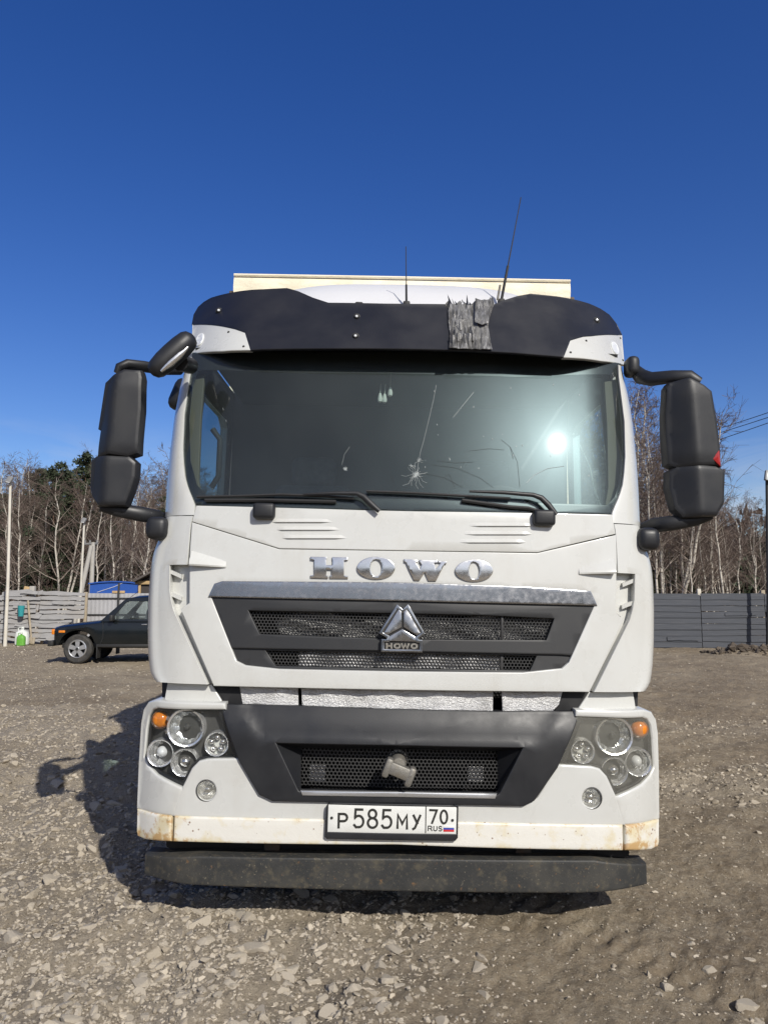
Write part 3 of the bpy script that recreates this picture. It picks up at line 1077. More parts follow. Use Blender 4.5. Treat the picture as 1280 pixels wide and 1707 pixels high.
def make_fences():
    r = np.random.default_rng(5)
    Y = 26.6
    e = empty('board_fence', (0, 0, 0), 'weathered grey fence of ragged horizontal boards behind the dark car', 'fence')
    edges = [-240, -150, -75, 4, 68, 139]
    for k in range(len(edges) - 1):
        xa, xb = WX(edges[k], Y), WX(edges[k + 1], Y)
        rag = k != 4
        nb = 11
        top = 1.74 if rag else 1.72
        for i in range(nb):
            zc = .05 + (i + .5) * top / nb
            wob = .13 if rag else .07
            sl = r.normal(0, .035) if rag else r.normal(0, .015)
            board(e, xa - .04, xb + .04 - (.0 if r.uniform() > .3 else r.uniform(0, .5)), zc - sl, zc + sl, top / nb * r.uniform(.74, 1.06), Y - .06 - .012 * (i % 2) + r.uniform(-.012, .006) - .004 * k, wob, M['board'], r)
            if r.uniform() < .35:
                xm = r.uniform(xa, xb - .4)
                board(e, xm, min(xm + r.uniform(.5, 1.0), xb), zc + r.uniform(-.04, .04), zc + r.uniform(-.04, .04), r.uniform(.07, .13), Y - .12 - r.uniform(0, .01), .05, M['board'], r)
        box('post', (xb, Y + .09, .86), (.11, .11, 1.76), M['postwood'], e, .01)
    box('post', (WX(30, Y), Y + .1, 1.0), (.18, .14, 1.9), M['timber'], e, .015, Matrix.Rotation(.22, 3, 'Y'))
    box('post', (WX(48, Y), Y + .12, .98), (.17, .15, 1.93), M['concrete'], e, .015)
    # a stake leaning on the boards, debris at its foot
    tube('prop_stake', [(WX(49, Y - .5), Y - .3, 0.0), (WX(47.5, Y), Y - .17, 1.45)], .035, M['postwood'], e, 7)
    for q in range(5):
        o = tube('fallen_stick', [(WX(50 + q * 2.4, Y - .6), Y - .55 - .05 * q, .03), (WX(47 + q * 2.2, Y - .4), Y - .3, .16 + .07 * r.uniform())], .03, M['postwood'], None, 6)
        tag(o, 'broken grey stick lying at the foot of the weathered board fence', 'stick', 'broken sticks at the fence foot')

    # light profiled sheet fence continuing behind the car
    Y2 = 27.2
    e = empty('sheet_metal_fence', (0, 0, 0), 'pale profiled metal sheet fence between the board fence and the wooden hut', 'fence')
    for k in range(9):
        xa, xb = WX(139 + k * 48, Y2), WX(139 + (k + 1) * 48, Y2)
        n = 29
        rows = []
        for j in range(n):
            x = xa + (xb - xa) * j / (n - 1)
            yy = Y2 + (.007 if j % 4 in (1, 2) else 0)
            rows.append([(x, yy, .02), (x, yy, 1.70)])
        loft('metal_sheet', rows, M['sheet'], e, 20)
        box('post', (xa, Y2 + .06, .87), (.06, .06, 1.78), M['rail'], e, .004)
    for z in (1.52, .95, .4):
        box('rail', ((WX(139, Y2) + WX(571, Y2)) / 2, Y2 - .022, z), (WX(571, Y2) - WX(139, Y2), .03, .05), M['rail'], e, .004)
    box('post', (WX(196, Y2), Y2 - .05, 1.05), (.06, .05, 2.0), M['rail'], e, .004)
    o = box('loose_board', (WX(195, Y2), Y2 + .005, 1.745), (WX(205, Y2) - WX(184, Y2), .06, .085), M['timber'], None, .006)
    tag(o, 'short pale yellow board lying on top of the metal sheet fence', 'board')

    # dark plank fence to the right of the truck
    Y = 24.2
    e = empty('plank_fence', (0, 0, 0), 'dark slate grey plank fence standing in front of the birches', 'fence')
    edges = [690, 785, 880, 985, 1070, 1169, 1276, 1378, 1480]
    for k in range(len(edges) - 1):
        xa, xb = WX(edges[k], Y), WX(edges[k + 1], Y)
        nb = 9
        for i in range(nb):
            zc = .02 + (i + .5) * 1.66 / nb
            sl = r.normal(0, .010)
            board(e, xa + .01 + (.03 * (i % 2) if r.uniform() < .3 else 0), xb - .01, zc - sl, zc + sl, 1.66 / nb * r.uniform(.96, 1.10), Y - .05 - .006 * (i % 2) - .005 * (k % 2) + r.uniform(-.004, .004), .018, M['plank'], r, 'plank', .025, .022)
            if r.uniform() < .12:
                xm = r.uniform(xa, xb - .6)
                board(e, xm, min(xm + r.uniform(.5, 1.0), xb), zc, zc + r.uniform(-.02, .02), r.uniform(.08, .14), Y - .095, .02, M['plank'], r, 'plank', .02, .01)
        box('post', (xb, Y + .05, .88), (.12, .12, 1.82), M['postwood'], e, .01)
    box('post', (WX(1168, Y), Y - .02, 1.72), (.11, .06, .22), M['pole'], e, .01)
make_fences()

def lamp_pole(px_top, py_top, px_bot, D, rad, label, mat, headsize, tilt, py_bot=None):
    b = Vector((WX(px_bot, D), D, -.2))
    t = W(px_top, py_top, D)
    e = empty('lamp_pole', (0, 0, 0), label, 'lamp pole', 'floodlight poles round the yard')
    tube('pole', [b, b * .6 + t * .4 + Vector((.03, 0, 0)), t], [rad * 1.25, rad * 1.05, rad * .85], mat, e, 10)
    hd = box('floodlight', t + Vector((.02, -.10, .05)), (headsize, .10, headsize * 1.25), M['lampgrey'], e, .012, Matrix.Rotation(tilt, 3, 'X') @ Matrix.Rotation(.25, 3, 'Y'))
    fc = box('lamp_glass', t + Vector((.02, -.155, .02)), (headsize * .8, .012, headsize * .95), M['lampface'], hd, .004, Matrix.Rotation(tilt, 3, 'X') @ Matrix.Rotation(.25, 3, 'Y'))
    tube('bracket', [t + Vector((0, 0, -.1)), t + Vector((.02, -.06, 0))], .02, M['lampgrey'], e, 6)
lamp_pole(18, 803, 9, 25.0, .050, 'tall white wooden pole with a small floodlight at the left edge', M['pole'], .18, -.5)
lamp_pole(141, 870, 129, 30.0, .045, 'shorter white lamp pole beside the leaning concrete pole', M['pole'], .16, -.5)
lamp_pole(1277.5, 797, 1279, 23.5, .055, 'dark lamp pole with a square head at the right end of the plank fence', M['rail'], .26, -.2)

def make_utility_pole():
    D = 33.0
    e = empty('utility_pole', (0, 0, 0), 'grey concrete utility pole with a slanting strut above the blue roof', 'utility pole')
    top = W(155, 908, D)
    tube('pole', [(WX(149.5, D), D, 0), top + Vector((.02, 0, .1))], [.12, .09], M['concrete'], e, 8)
    tube('strut', [(WX(128, D), D - .5, 0), top + Vector((-.02, -.1, -.05))], [.12, .09], M['concrete'], e, 8)
    tube('strut', [(WX(137, D), D + .6, 0), top + Vector((0, .1, -.12))], [.11, .09], M['concrete'], e, 8)
    tube('crossarm', [top + Vector((-.36, 0, .02)), top + Vector((.22, 0, .05))], .045, M['lampgrey'], e, 6)
    for dx in (-.33, -.12, .18):
        lathe('insulator', [(.0, 0), (.05, 0), (.06, .05), (.03, .08), (.045, .13), (0, .15)], top + Vector((dx, 0, .06)), M['lampgrey'], e, 8, 'z')
make_utility_pole()

def make_sheds():
    D = 31.0
    x0, x1 = WX(147, D), WX(226.5, D)
    e = empty('blue_shed', (0, 0, 0), 'bright blue shed with a low curved roof behind the metal fence', 'shed')
    n = 15
    zt = [2.03 + .17 * math.sin(math.pi * (.18 + .62 * k / (n - 1))) for k in range(n)]
    bm = bmesh.new()
    rows = []
    for k in range(n):
        x = x0 + (x1 - x0) * k / (n - 1)
        rows.append([(x, D, 0), (x, D, zt[k] - .04)])
    bm_loft(bm, rows)
    rows = [[(x0 - .001, D, 0), (x0 - .001, D, zt[0] - .04)], [(x0 - .001, D + 3, 0), (x0 - .001, D + 3, zt[0] - .04)]]
    bm_loft(bm, rows)
    rows = [[(x1, D, 0), (x1, D, zt[-1] - .04)], [(x1, D + 3, 0), (x1, D + 3, zt[-1] - .04)]]
    bm_loft(bm, rows)
    build('wall', bm, M['bluewall'], e, 20)
    rows = []
    for y in (D - .06, D + 3.05):
        rows.append([(x0 - .05 + (x1 - x0 + .1) * k / (n - 1), y, zt[k]) for k in range(n)])
    rows = [[(p[0], p[1], p[2] - .05) for p in rows[0]]] + rows
    loft('roof', rows, M['bluewall'], e, 20)
    tube('rope', [(x0 + .3, D - .012, 1.75), (x0 + 1.0, D - .012, 1.98), (x0 + 1.35, D - .012, 2.14)], .010, M['whitepaint'], e, 5)

    D = 29.0
    x0, x1 = WX(228, D), WX(330, D)
    e = empty('wooden_hut', (0, 0, 0), 'dark wooden hut with a pale timber fascia, half hidden by the truck', 'hut')
    xm = (x0 + x1) / 2
    bm = bmesh.new()
    pts = [(x0, 0), (x1, 0), (x1, 2.1), (xm, 2.72), (x0, 2.1)]
    a = [bm.verts.new((x, D, z)) for x, z in pts]; b = [bm.verts.new((x, D + 3, z)) for x, z in pts]
    bm.faces.new(a); bm.faces.new(list(reversed(b)))
    for i in range(5):
        bm.faces.new((a[i], b[i], b[(i + 1) % 5], a[(i + 1) % 5]))
    bmesh.ops.recalc_face_normals(bm, faces=bm.faces[:])
    build('wall', bm, M['hutwall'], e, 20)
    for s in (-1, 1):
        ang = math.atan2(.62, (x1 - x0) / 2) * (1 if s > 0 else -1)
        box('roof', ((xm + (x0 - .12 if s < 0 else x1 + .12)) / 2, D + 1.4, 2.46), ((x1 - x0) / 2 + .22, 3.6, .07), M['hutroof'], e, .006, Matrix.Rotation(ang, 3, 'Y'))
    box('fascia', ((x0 + xm) / 2 - .05, D - .07, 2.10), (xm - x0 + .1, .05, .13), M['timber'], e, .006)
    box('gable_board', (x0 + .95, D - .022, 2.30), (.75, .03, .20), M['whitepaint'], e, .005)
    box('corner_post', (x0 + .06, D - .03, 1.02), (.09, .05, 2.02), M['timber'], e, .005)
    box('window', (x0 + .75, D - .012, 1.45), (.5, .03, .8), M['rail'], e, .004)
make_sheds()

def wire(p_left, p_right, D0, D1, label):
    a, b = W(*p_left, D0), W(*p_right, D1)
    pts = []
    for k in range(17):
        q = k / 16
        p = a.lerp(b, q); p.z -= .5 * 4 * q * (1 - q) * .55
        pts.append(p)
    o = tube('power_line', pts, .017, M['rail'], None, 5)
    tag(o, label, 'wire', 'power lines rising to the right')
wire((900, 795), (1420, 639), 44, 30, 'uppermost black power line crossing the sky beside the right mirror')
wire((900, 800), (1420, 648), 44, 30, 'middle black power line, close under the uppermost one')
wire((900, 818), (1420, 654), 44, 30, 'lowest black power line, set a little apart from the other two')

def jug(name, x, y, s, mat, label, capmat, stretch=1.0):
    e = empty(name, (x, y, gz(x, y)), label, 'canister')
    bm = bmesh.new()
    prof = [(.0, .52), (.02, 1.0), (.55, 1.0), (.72, .92), (.84, .45), (.86, .22), (.96, .22)]
    rows = []
    for z, w in prof:
        hw, hd = .36 * w * s * stretch, .25 * w * s
        rows.append([(hw * math.copysign(abs(math.cos(a)) ** .5, math.cos(a)), hd * math.copysign(abs(math.sin(a)) ** .5, math.sin(a)), z * s) for a in [2 * math.pi * k / 20 for k in range(20)]])
    g = bm_loft(bm, rows, close_u=True); bm.faces.new(list(reversed(g[0]))); bm.faces.new(g[-1])
    build('body', bm, mat, e, 40)
    lathe('cap', [(0, .11 * s), (.10 * s, .11 * s), (.10 * s, 0)], (0, 0, .95 * s), capmat, e, 12, 'z')
    tube('handle', [(-.22 * s, 0, .80 * s), (-.26 * s, 0, .98 * s), (-.06 * s, 0, 1.02 * s)], .03 * s, mat, e, 6)
    return e
jug('white_canister', WX(37, 25.9), 25.9, .56, M['poly_white'], 'white plastic canister standing at the foot of the board fence', M['poly_white'], 1.05)
jug('green_canister', WX(35.5, 25.5), 25.5, .40, M['poly_green'], 'green plastic canister in front of the white one', M['poly_white'], .92)

e_tmp = empty('teal_bucket', (WX(33, 26.3), 26.3, 1.28), 'small teal plastic bucket hanging on the weathered board fence', 'bucket')
lathe('body', [(0, -.36), (.085, -.36), (.115, 0), (.10, 0), (.075, -.33), (0, -.33)], (0, 0, 0), M['poly_teal'], e_tmp, 14, 'z')
tube('handle', [(-.10, 0, -.01), (-.05, 0, .09), (.05, 0, .09), (.10, 0, -.01)], .006, M['lampgrey'], e_tmp, 5)

# ------------------------------------------------------------------ the dark off-road car
M['car_paint'] = pbr('dark_green_paint', (.004, .0065, .008), .25, layers=((2, .4, .75, .3, (.022, .022, .020)),), coat=.35)
M['car_trim'] = pbr('car_trim', (.022, .022, .022), .6)
M['alloy'] = pbr('alloy_rim', (.62, .63, .64), .3, .75)

def make_car():
    Dc = 18.3
    px = (Dc * math.cos(PITCH) - CAM_H * math.sin(PITCH)) / FPX
    x0 = WX(86, Dc)
    e = empty('offroad_car', (x0, Dc + .84, gz(x0 + 1.7, Dc + .8) - .03), 'dark green boxy off-road car with alloy wheels parked side-on', 'car')
    WF, WR, RW, HW = .56, 2.76, .345, .80
    xs = sorted(set([0, .02, .06, .12, .2, .3, .9, 1.05, 1.14, 1.25, 1.6, 2.0, 2.35, 3.2, 3.35, 3.45, 3.52, 3.56] + [WF + k * .06 for k in range(-8, 9)] + [WR + k * .06 for k in range(-8, 9)]))
    def belt(x):
        if x < 1.14:
            return .855 + .135 * (max(x, 0) / 1.14) ** .9
        return 1.00 if x < 3.3 else 1.00 - .1 * (x - 3.3)
    def zb(x):
        b = .43
        for w in (WF, WR):
            dx = abs(x - w)
            if dx < .44:
                b = max(b, RW + math.sqrt(max(.44 ** 2 - dx * dx, 0)) * .97)
        return min(b, belt(x) - .09)
    rows = []
    for x in xs:
        t = belt(x); b = zb(x)
        nose = .10 * max(0, 1 - x / .14) ** 2 + .06 * max(0, (x - 3.42) / .14) ** 2
        w = HW - nose * .6
        zt = t + (.045 if x < 1.14 else .03) - nose * .15
        half = [(w - .06, b), (w - .01, b + .02), (w, b + .08 if b + .08 < t - .1 else t - .09), (w + .012, t - .10), (w - .01, t - .035), (w - .08, t), (w * .5, zt - .01), (0, zt)]
        ring = [(x, -y, z) for y, z in half] + [(x, y, z) for y, z in reversed(half[:-1])]
        rows.append(ring)
    bm = bmesh.new()
    g = bm_loft(bm, rows, close_u=True)
    bm.faces.new(g[0]); bm.faces.new(list(reversed(g[-1])))
    bmesh.ops.recalc_face_normals(bm, faces=bm.faces[:])
    build('body', bm, M['car_paint'], e, 32)
    # greenhouse: a side frame with window openings each side, roof between
    flatf = lambda x, z: 0.0
    zr = 1.545
    def side(v, s):
        u, d, z = v.x, v.y, v.z
        yy = HW - .035 - (z - 1.0) * .24
        return (u, s * (yy - d) if s > 0 else -(yy - d), z)
    frame = [(1.08, .99), (3.34, .99), (3.18, 1.50), (3.0, zr), (2.2, zr + .012), (1.72, zr - .01), (1.60, 1.49)]
    w1 = [(1.32, 1.035), (2.20, 1.035), (2.16, 1.47), (1.72, 1.47), (1.64, 1.44)]
    w2 = [(2.30, 1.035), (3.18, 1.035), (3.06, 1.46), (2.26, 1.47)]
    for s in (-1, 1):
        panel('side_frame', frame, flatf, M['car_paint'], e, .035, (w1, w2), .4, .006, post=lambda v, s=s: side(v, s))
        for w in (w1, w2):
            panel('side_window', w, lambda x, z: .014, M['car_glass'], e, .004, step=.6, r=.003, post=lambda v, s=s: side(v, s))
    def ry(z):
        return HW - .05 - (z - 1.0) * .24
    rows = []
    for x, z in ((1.56, 1.47), (1.66, 1.535), (1.85, 1.585), (2.3, 1.605), (2.8, 1.59), (3.08, 1.555), (3.2, 1.48)):
        hw = ry(1.53)
        rows.append([(x, -hw, min(z, 1.535)), (x, -hw + .05, z - .018), (x, -hw * .5, z + .012), (x, 0, z + .018), (x, hw * .5, z + .012), (x, hw - .05, z - .018), (x, hw, min(z, 1.535))])
    loft('roof', rows, M['car_paint'], e, 50)
    loft('windscreen', [[(1.10, -.70, 1.0), (1.07, 0, 1.0), (1.10, .70, 1.0)], [(1.60, -.61, 1.50), (1.575, 0, 1.51), (1.60, .61, 1.50)]], M['car_glass'], e)
    loft('rear_window', [[(3.36, -.68, 1.02), (3.37, 0, 1.02), (3.36, .68, 1.02)], [(3.19, -.6, 1.47), (3.20, 0, 1.48), (3.19, .6, 1.47)]], M['car_glass'], e)
    for wx in (WF, WR):
        for s in (-1, 1):
            wp = lathe('wheel', [(.0, .0), (.20, .0), (.21, .03)], (wx, s * (HW - .14) , RW), M['car_trim'], e, 24, 'y')
            y0 = s * (HW - .14)
            prof = [(.215, -.09), (.30, -.10), (.335, -.075), (RW, -.03), (RW, .03), (.335, .075), (.30, .10), (.215, .09), (.215, -.09)]
            lathe('tyre', prof, (wx, y0, RW), M['tyre'], wp, 36, 'y', 35)
            yo = y0 + s * .085
            bm = bmesh.new()
            bm_lathe(bm, [(.188, -.02), (.200, -.03), (.218, -.01), (.218, .03), (.190, .03), (.188, -.02)], (wx, yo, RW), 36, 'y')
            for k in range(5):
                a = math.pi / 2 + 2 * math.pi * k / 5
                rot = Matrix.Rotation(-(a - math.pi / 2), 3, 'Y')
                pts = [(-.038, .04), (.038, .04), (.058, .20), (-.058, .20)]
                f = [rot @ Vector((p, 0, q)) + Vector((wx, yo + s * .012, RW)) for p, q in pts]
                bk = [v - Vector((0, s * .035, 0)) for v in f]
                fv = [bm.verts.new(v) for v in f]; bv = [bm.verts.new(v) for v in bk]
                bm.faces.new(fv)
                for i in range(4):
                    bm.faces.new((fv[i], bv[i], bv[(i + 1) % 4], fv[(i + 1) % 4]))
            bm_lathe(bm, [(0, s * .03), (.045, s * .028), (.052, s * .0), (.06, s * -.02)], (wx, yo, RW), 16, 'y')
            bmesh.ops.recalc_face_normals(bm, faces=bm.faces[:])
            build('rim', bm, M['alloy'], wp, 30)
            lathe('hub_cap', [(0, s * .040), (.034, s * .038), (.036, s * .02)], (wx, yo, RW), M['car_trim'], wp, 14, 'y')
    box('front_bumper', (-.07, 0, .475), (.13, 1.60, .13), M['car_trim'], e, .02)
    box('rear_bumper', (3.62, 0, .475), (.12, 1.60, .13), M['car_trim'], e, .02)
    for s in (-1, 1):
        lathe('headlight', [(0, -.02), (.06, -.018), (.085, 0), (.095, .03), (0, .05)], (-.005, s * .56, .73), M['clear_lamp'], e, 18, 'x')
        box('indicator', (-.03, s * .68, .745), (.085, .14, .13), M['amber'], e, .02)
        box('side_repeater', (.20, s * (HW + .004), .755), (.15, .02, .055), M['amber'], e, .008)
        box('door_handle', (2.14, s * (HW + .02), .92), (.13, .02, .022), M['chrome'], e, .006)
        box('sill', (1.66, s * (HW - .035), .425), (1.25, .06, .07), M['car_trim'], e, .01)
        box('mudflap', (WF + .47, s * (HW - .13), .30), (.025, .24, .34), M['car_trim'], e, .008)
        wm = box('door_mirror', (1.40, s * (HW + .09), 1.075), (.09, .20, .15), M['car_trim'], e, .03)
        tube('mirror_arm', [(1.40, s * (HW - .06), 1.02), (1.40, s * (HW + .06), 1.05)], .015, M['car_trim'], wm, 6)
        tube('door_seam', [(1.16, s * (HW + .013), .98), (1.18, s * (HW + .012), .62), (1.12, s * (HW + .012), .47)], .006, M['rail'], e, 5)
        tube('door_seam', [(2.26, s * (HW + .013), .98), (2.27, s * (HW + .012), .47)], .006, M['rail'], e, 5)
    box('grille', (-.012, 0, .72), (.03, .86, .16), M['car_trim'], e, .01)
    tube('antenna', [(1.66, -.56, 1.52), (1.90, -.57, 1.70)], .006, M['rail'], e, 5)
    tube('axle', [(WF, -.6, RW), (WF, .6, RW)], .05, M['car_trim'], e, 8)
    tube('axle', [(WR, -.6, RW), (WR, .6, RW)], .05, M['car_trim'], e, 8)
    box('underbody', (1.75, 0, .42), (3.2, 1.3, .12), M['car_trim'], e, .02)
    tube('steering_wheel', [(1.52 + .05 * math.cos(a) * .3, .36 + .19 * math.cos(a), 1.02 + .17 * math.sin(a)) for a in [2 * math.pi * k / 20 for k in range(21)]], .014, M['car_trim'], e, 6)
    for s in (-1, 1):
        box('seat', (2.12, s * .36, .98), (.14, .46, .60), M['seat'], e, .05, Matrix.Rotation(.2, 3, 'Y'))
        box('headrest', (2.20, s * .36, 1.32), (.09, .26, .14), M['seat'], e, .03)
    return e
make_car()
# ------------------------------------------------------------------ the truck
truck = empty('truck', TRUCK_AT, 'white truck with a black torn sun visor and cracked windscreen, seen head-on', 'truck', None, (0, ROLL, 0))
T_ = truck

def SU(x, z):
    t = max(0.0, abs(x) - 1.05)
    return .02 + .075 * (z - 1.18) + .05 * x * x + 1.2 * t * t
def SW(x, z):
    t = max(0.0, abs(x) - 1.0)
    return .100 + .235 * (z - 2.08) + .04 * (z - 2.47) ** 2 + .0535 * x * x + .9 * t * t
def SB(x, z):
    t = max(0.0, abs(x) - 1.05)
    return .05 * x * x + 1.6 * t * t
def SV(x, z):
    t = max(0.0, abs(x) - .85)
    return .165 + .60 * (z - 2.93) + .085 * x * x + 1.0 * t * t
def off(s, d):
    return lambda x, z: s(x, z) + d

def interp(tab, q):
    for (a, va), (b, vb) in zip(tab, tab[1:]):
        if q <= b:
            return va + (vb - va) * max(0, (q - a)) / (b - a) if b > a else vb
    return tab[-1][1]

# --- cab corner panels with the air vents (left outline measured, right is its mirror)
INNER = [(860, 322), (874, 318.5), (921, 314.5), (941.2, 313), (941.8, 284), (991, 284), (1018, 290.5), (1141, 347)]
OUTER = [(860, 276), (878, 272), (893, 266), (908, 259), (925, 253), (950, 249), (1000, 247), (1060, 247.5), (1100, 250), (1125, 254), (1136, 259), (1142, 265)]
def corner_rows():
    rows = []
    pys = [860, 870, 880, 888, 896, 904, 912, 920, 930, 941.2, 941.8, 955, 970, 985, 1000, 1018, 1035, 1055, 1075, 1095, 1112, 1125, 1133, 1138, 1141]
    for py in pys:
        xi, z = LS(interp(INNER, py), py, SU)
        xo = L(interp(OUTER, py), py, .31).x
        rcx = .085
        xe = xo + rcx
        row = [(xi, SU(xi, z) + .07, z), (xi, SU(xi, z) + .006, z), (xi - .004, SU(xi, z), z)]
        for k in range(1, 7):
            x = xi + (xe - xi) * k / 6
            row.append((x, SU(x, z), z))
        y0 = SU(xe, z)
        for k in range(1, 9):
            a = math.pi / 2 * k / 8
            row.append((xe - rcx * math.sin(a), y0 + .20 * (1 - math.cos(a)), z))
        row.append((xo, 1.0, z))
        row.append((xo, 1.66, z))
        rows.append(row)
    return rows
CR = corner_rows()
Z_BOT = CR[-1][0][2]
def flipx(rows):
    return [[(-p[0], p[1], p[2]) for p in r] for r in rows]
rowsb = CR + [[(p[0], p[1] + .05, p[2] + .0) for p in CR[-1]]]
fin_px = (957, 994)
for s in (0, 1):
    rows = flipx(rowsb) if s else rowsb
    cp = loft('corner_panel', rows, M['white'], T_, 32, flip=not s)
    # vent floor and fins
    vent = LP([(315.5, 938), (313.5, 998), (313.5, 1004), (299, 1014.5), (353, 1141), (345, 1141), (288, 1020), (281, 992), (281, 938)], SU)
    vent = mirrored(vent) if s else vent
    panel('vent_floor', vent, off(SU, .055), M['white'], cp, .02, step=.06, r=.003)
    for py in fin_px:
        a = LS(284, py - 4, SU); b = LS(300, py + 4, SU)
        sx = -1 if s else 1
        rows = []
        for q in (0, .5, 1):
            x = a[0] + (b[0] - a[0]) * q; z = a[1] + (b[1] - a[1]) * q
            yy = SU(x, z)
            rows.append([(sx * x, yy + .012 + .02 * q, z + .010), (sx * x, yy + .012 + .02 * q, z - .010), (sx * x, yy + .06, z - .012), (sx * x, yy + .06, z + .012)])
        loft('vent_fin', rows, M['white'], cp, 30, close_u=True, caps=True)
    # tapering ridge that carries the shoulder over onto the bonnet
    sx = -1 if s else 1
    a = LS(319, 921, SU); a2 = LS(318.5, 943, SU); b = LS(377, 938, SU); b2 = LS(377, 946, SU)
    rows = []
    for q in [k / 8 for k in range(9)]:
        zt = a[1] + (b[1] - a[1]) * q; zb = a2[1] + (b2[1] - a2[1]) * q; x = a2[0] + (b2[0] - a2[0]) * q
        d = .038 * (1 - q) ** .8 + .006
        y = SU(x, zb)
        rows.append([(sx * x, SU(x, zt + .012) + .002, zt + .012), (sx * x, y - d * .85, zb + (zt - zb) * .45), (sx * x, y - d, zb + .008), (sx * x, y - d * .9, zb), (sx * x, y + .02, zb + .004)])
    loft('shoulder_ridge', rows, M['white'], T_, 30, caps=False, flip=bool(s))
# dark liner behind every gap of the nose
for y, z0, z1, w in ((.17, 1.18, 2.10, 1.02), (.20, .46, 1.16, 1.0)):
    box('nose_liner', (0, y + .26, (z0 + z1) / 2), (w * 2, .30, z1 - z0), M['black'], T_, .01)

# --- windscreen pillars
P_IN = [(585, 321.5), (600, 320.5), (616, 319.5), (690, 308.5), (747, 306), (790, 308), (815, 315), (829, 321), (842, 326), (858, 326)]
P_OUT = [(585, 318), (600, 316.5), (640, 304), (680, 296), (760, 285.5), (820, 279.5), (860, 276)]
rows = []
for py in [596, 605, 616, 640, 665, 690, 718, 747, 775, 795, 810, 820, 830, 842, 852, 859]:
    xi, z = LS(interp(P_IN, max(py, 585)), py, SW)
    y0 = SW(xi, z) - .012
    xo = L(interp(P_OUT, max(py, 585)), py, y0 + .22).x
    row = [(xi, y0 + .05, z), (xi, y0 + .006, z), (xi - .004, y0, z)]
    for k in range(1, 11):
        a = math.pi / 2 * k / 10
        row.append((xi - (xi - xo) * math.sin(a) ** 1.15, y0 + .24 * (1 - math.cos(a)) , z))
    row.append((xo, .60, z)); row.append((xo, .62, z))
    rows.append(row)
for s in (0, 1):
    loft('windscreen_pillar', flipx(rows) if s else rows, M['white'], T_, 40, flip=not s)
Z_TOP, Z_BELT = rows[0][0][2], rows[-1][0][2]
XS_TOP, XS_BELT = abs(rows[0][-1][0]), abs(rows[-1][-1][0])
def xside(z):
    return XS_TOP + (XS_BELT - XS_TOP) * min(1, max(0, (Z_TOP - z) / (Z_TOP - Z_BELT)))
# --- doors with windows, rear cab side
for s in (-1, 1):
    post = lambda v, s=s: (s * (xside(v.z) - v.y), v.x, v.z)
    hole = [(.60, 2.14), (1.58, 2.14), (1.56, 2.78), (1.45, 2.84), (.76, 2.84)]
    dr = panel('door', [(.585, 2.06), (1.66, 2.06), (1.66, 3.06), (.585, 3.06)], lambda x, z: 0.0, M['white'], T_, .05, (hole,), .2, .005, post=post)
    panel('door_trim', [(.59, 2.0), (1.66, 2.0), (1.66, 3.05), (.59, 3.05)], lambda x, z: .058, M['inner'], dr, .01, ([(.64, 2.16), (1.56, 2.16), (1.54, 2.77), (1.44, 2.82), (.78, 2.82)],), .2, .004, post=post)
    panel('door_window', hole, lambda x, z: .03, M['side_glass'], dr, .005, step=.4, r=.002, post=post)
    panel('pillar_lining', LP([(322, 620), (340, 625), (334, 700), (330, 800), (334, 828), (324, 828), (311, 790), (310, 700)], off(SW, .05)) if s < 0 else mirrored(LP([(322, 620), (340, 625), (334, 700), (330, 800), (334, 828), (324, 828), (311, 790), (310, 700)], off(SW, .05))), off(SW, .05), M['lining'], T_, .03, step=.08)
box('cab_rear_wall', (0, 1.63, 2.15), (2.40, .03, 1.9), M['inner'], T_, .005)
box('cab_floor', (0, .95, 1.28), (2.3, 1.2, .08), M['inner'], T_, .01)
box('headliner', (0, 1.02, 3.0), (2.27, 1.2, .06), M['inner'], T_, .01)
# dashboard
rows = []
for x in [-1.14 + 2.28 * k / 12 for k in range(13)]:
    rows.append([(x, SW(x, 2.05) + .05, 2.02), (x, SW(x, 2.05) + .22, 2.06), (x, .62, 2.05), (x, .72, 1.98), (x, .74, 1.5)])
loft('dashboard', rows, M['inner'], T_, 35)
for sx in (-.58, .58):
    st = box('seat', (sx, 1.28, 1.95), (.52, .16, .80), M['seat'], T_, .07, Matrix.Rotation(-.14, 3, 'X'), 3)
    box('headrest', (sx, 1.34, 2.44), (.30, .11, .20), M['seat'], st, .045, None, 3)
bm = bmesh.new()
cw = Vector((.58, .78, 2.08)); tl = Matrix.Rotation(-.9, 3, 'X')
bm_tube(bm, [cw + tl @ Vector((.225 * math.cos(a), .225 * math.sin(a), 0)) for a in [2 * math.pi * k / 28 for k in range(29)]], .018, 8, False)
bm_tube(bm, [cw + tl @ Vector((-.21, 0, 0)), cw + tl @ Vector((0, 0, -.03)), cw + tl @ Vector((.21, 0, 0))], .020, 6)
bm_tube(bm, [cw + tl @ Vector((0, 0, -.03)), cw + Vector((0, -.1, -.28))], .03, 6)
build('steering_wheel', bm, M['seal'], T_, 40)
tube('grab_handle', [LSy for LSy in [(-1.06, .42, 2.20), (-1.02, .40, 2.26), (-1.015, .38, 2.46), (-1.06, .38, 2.52)]], .016, M['inner'], T_, 8)

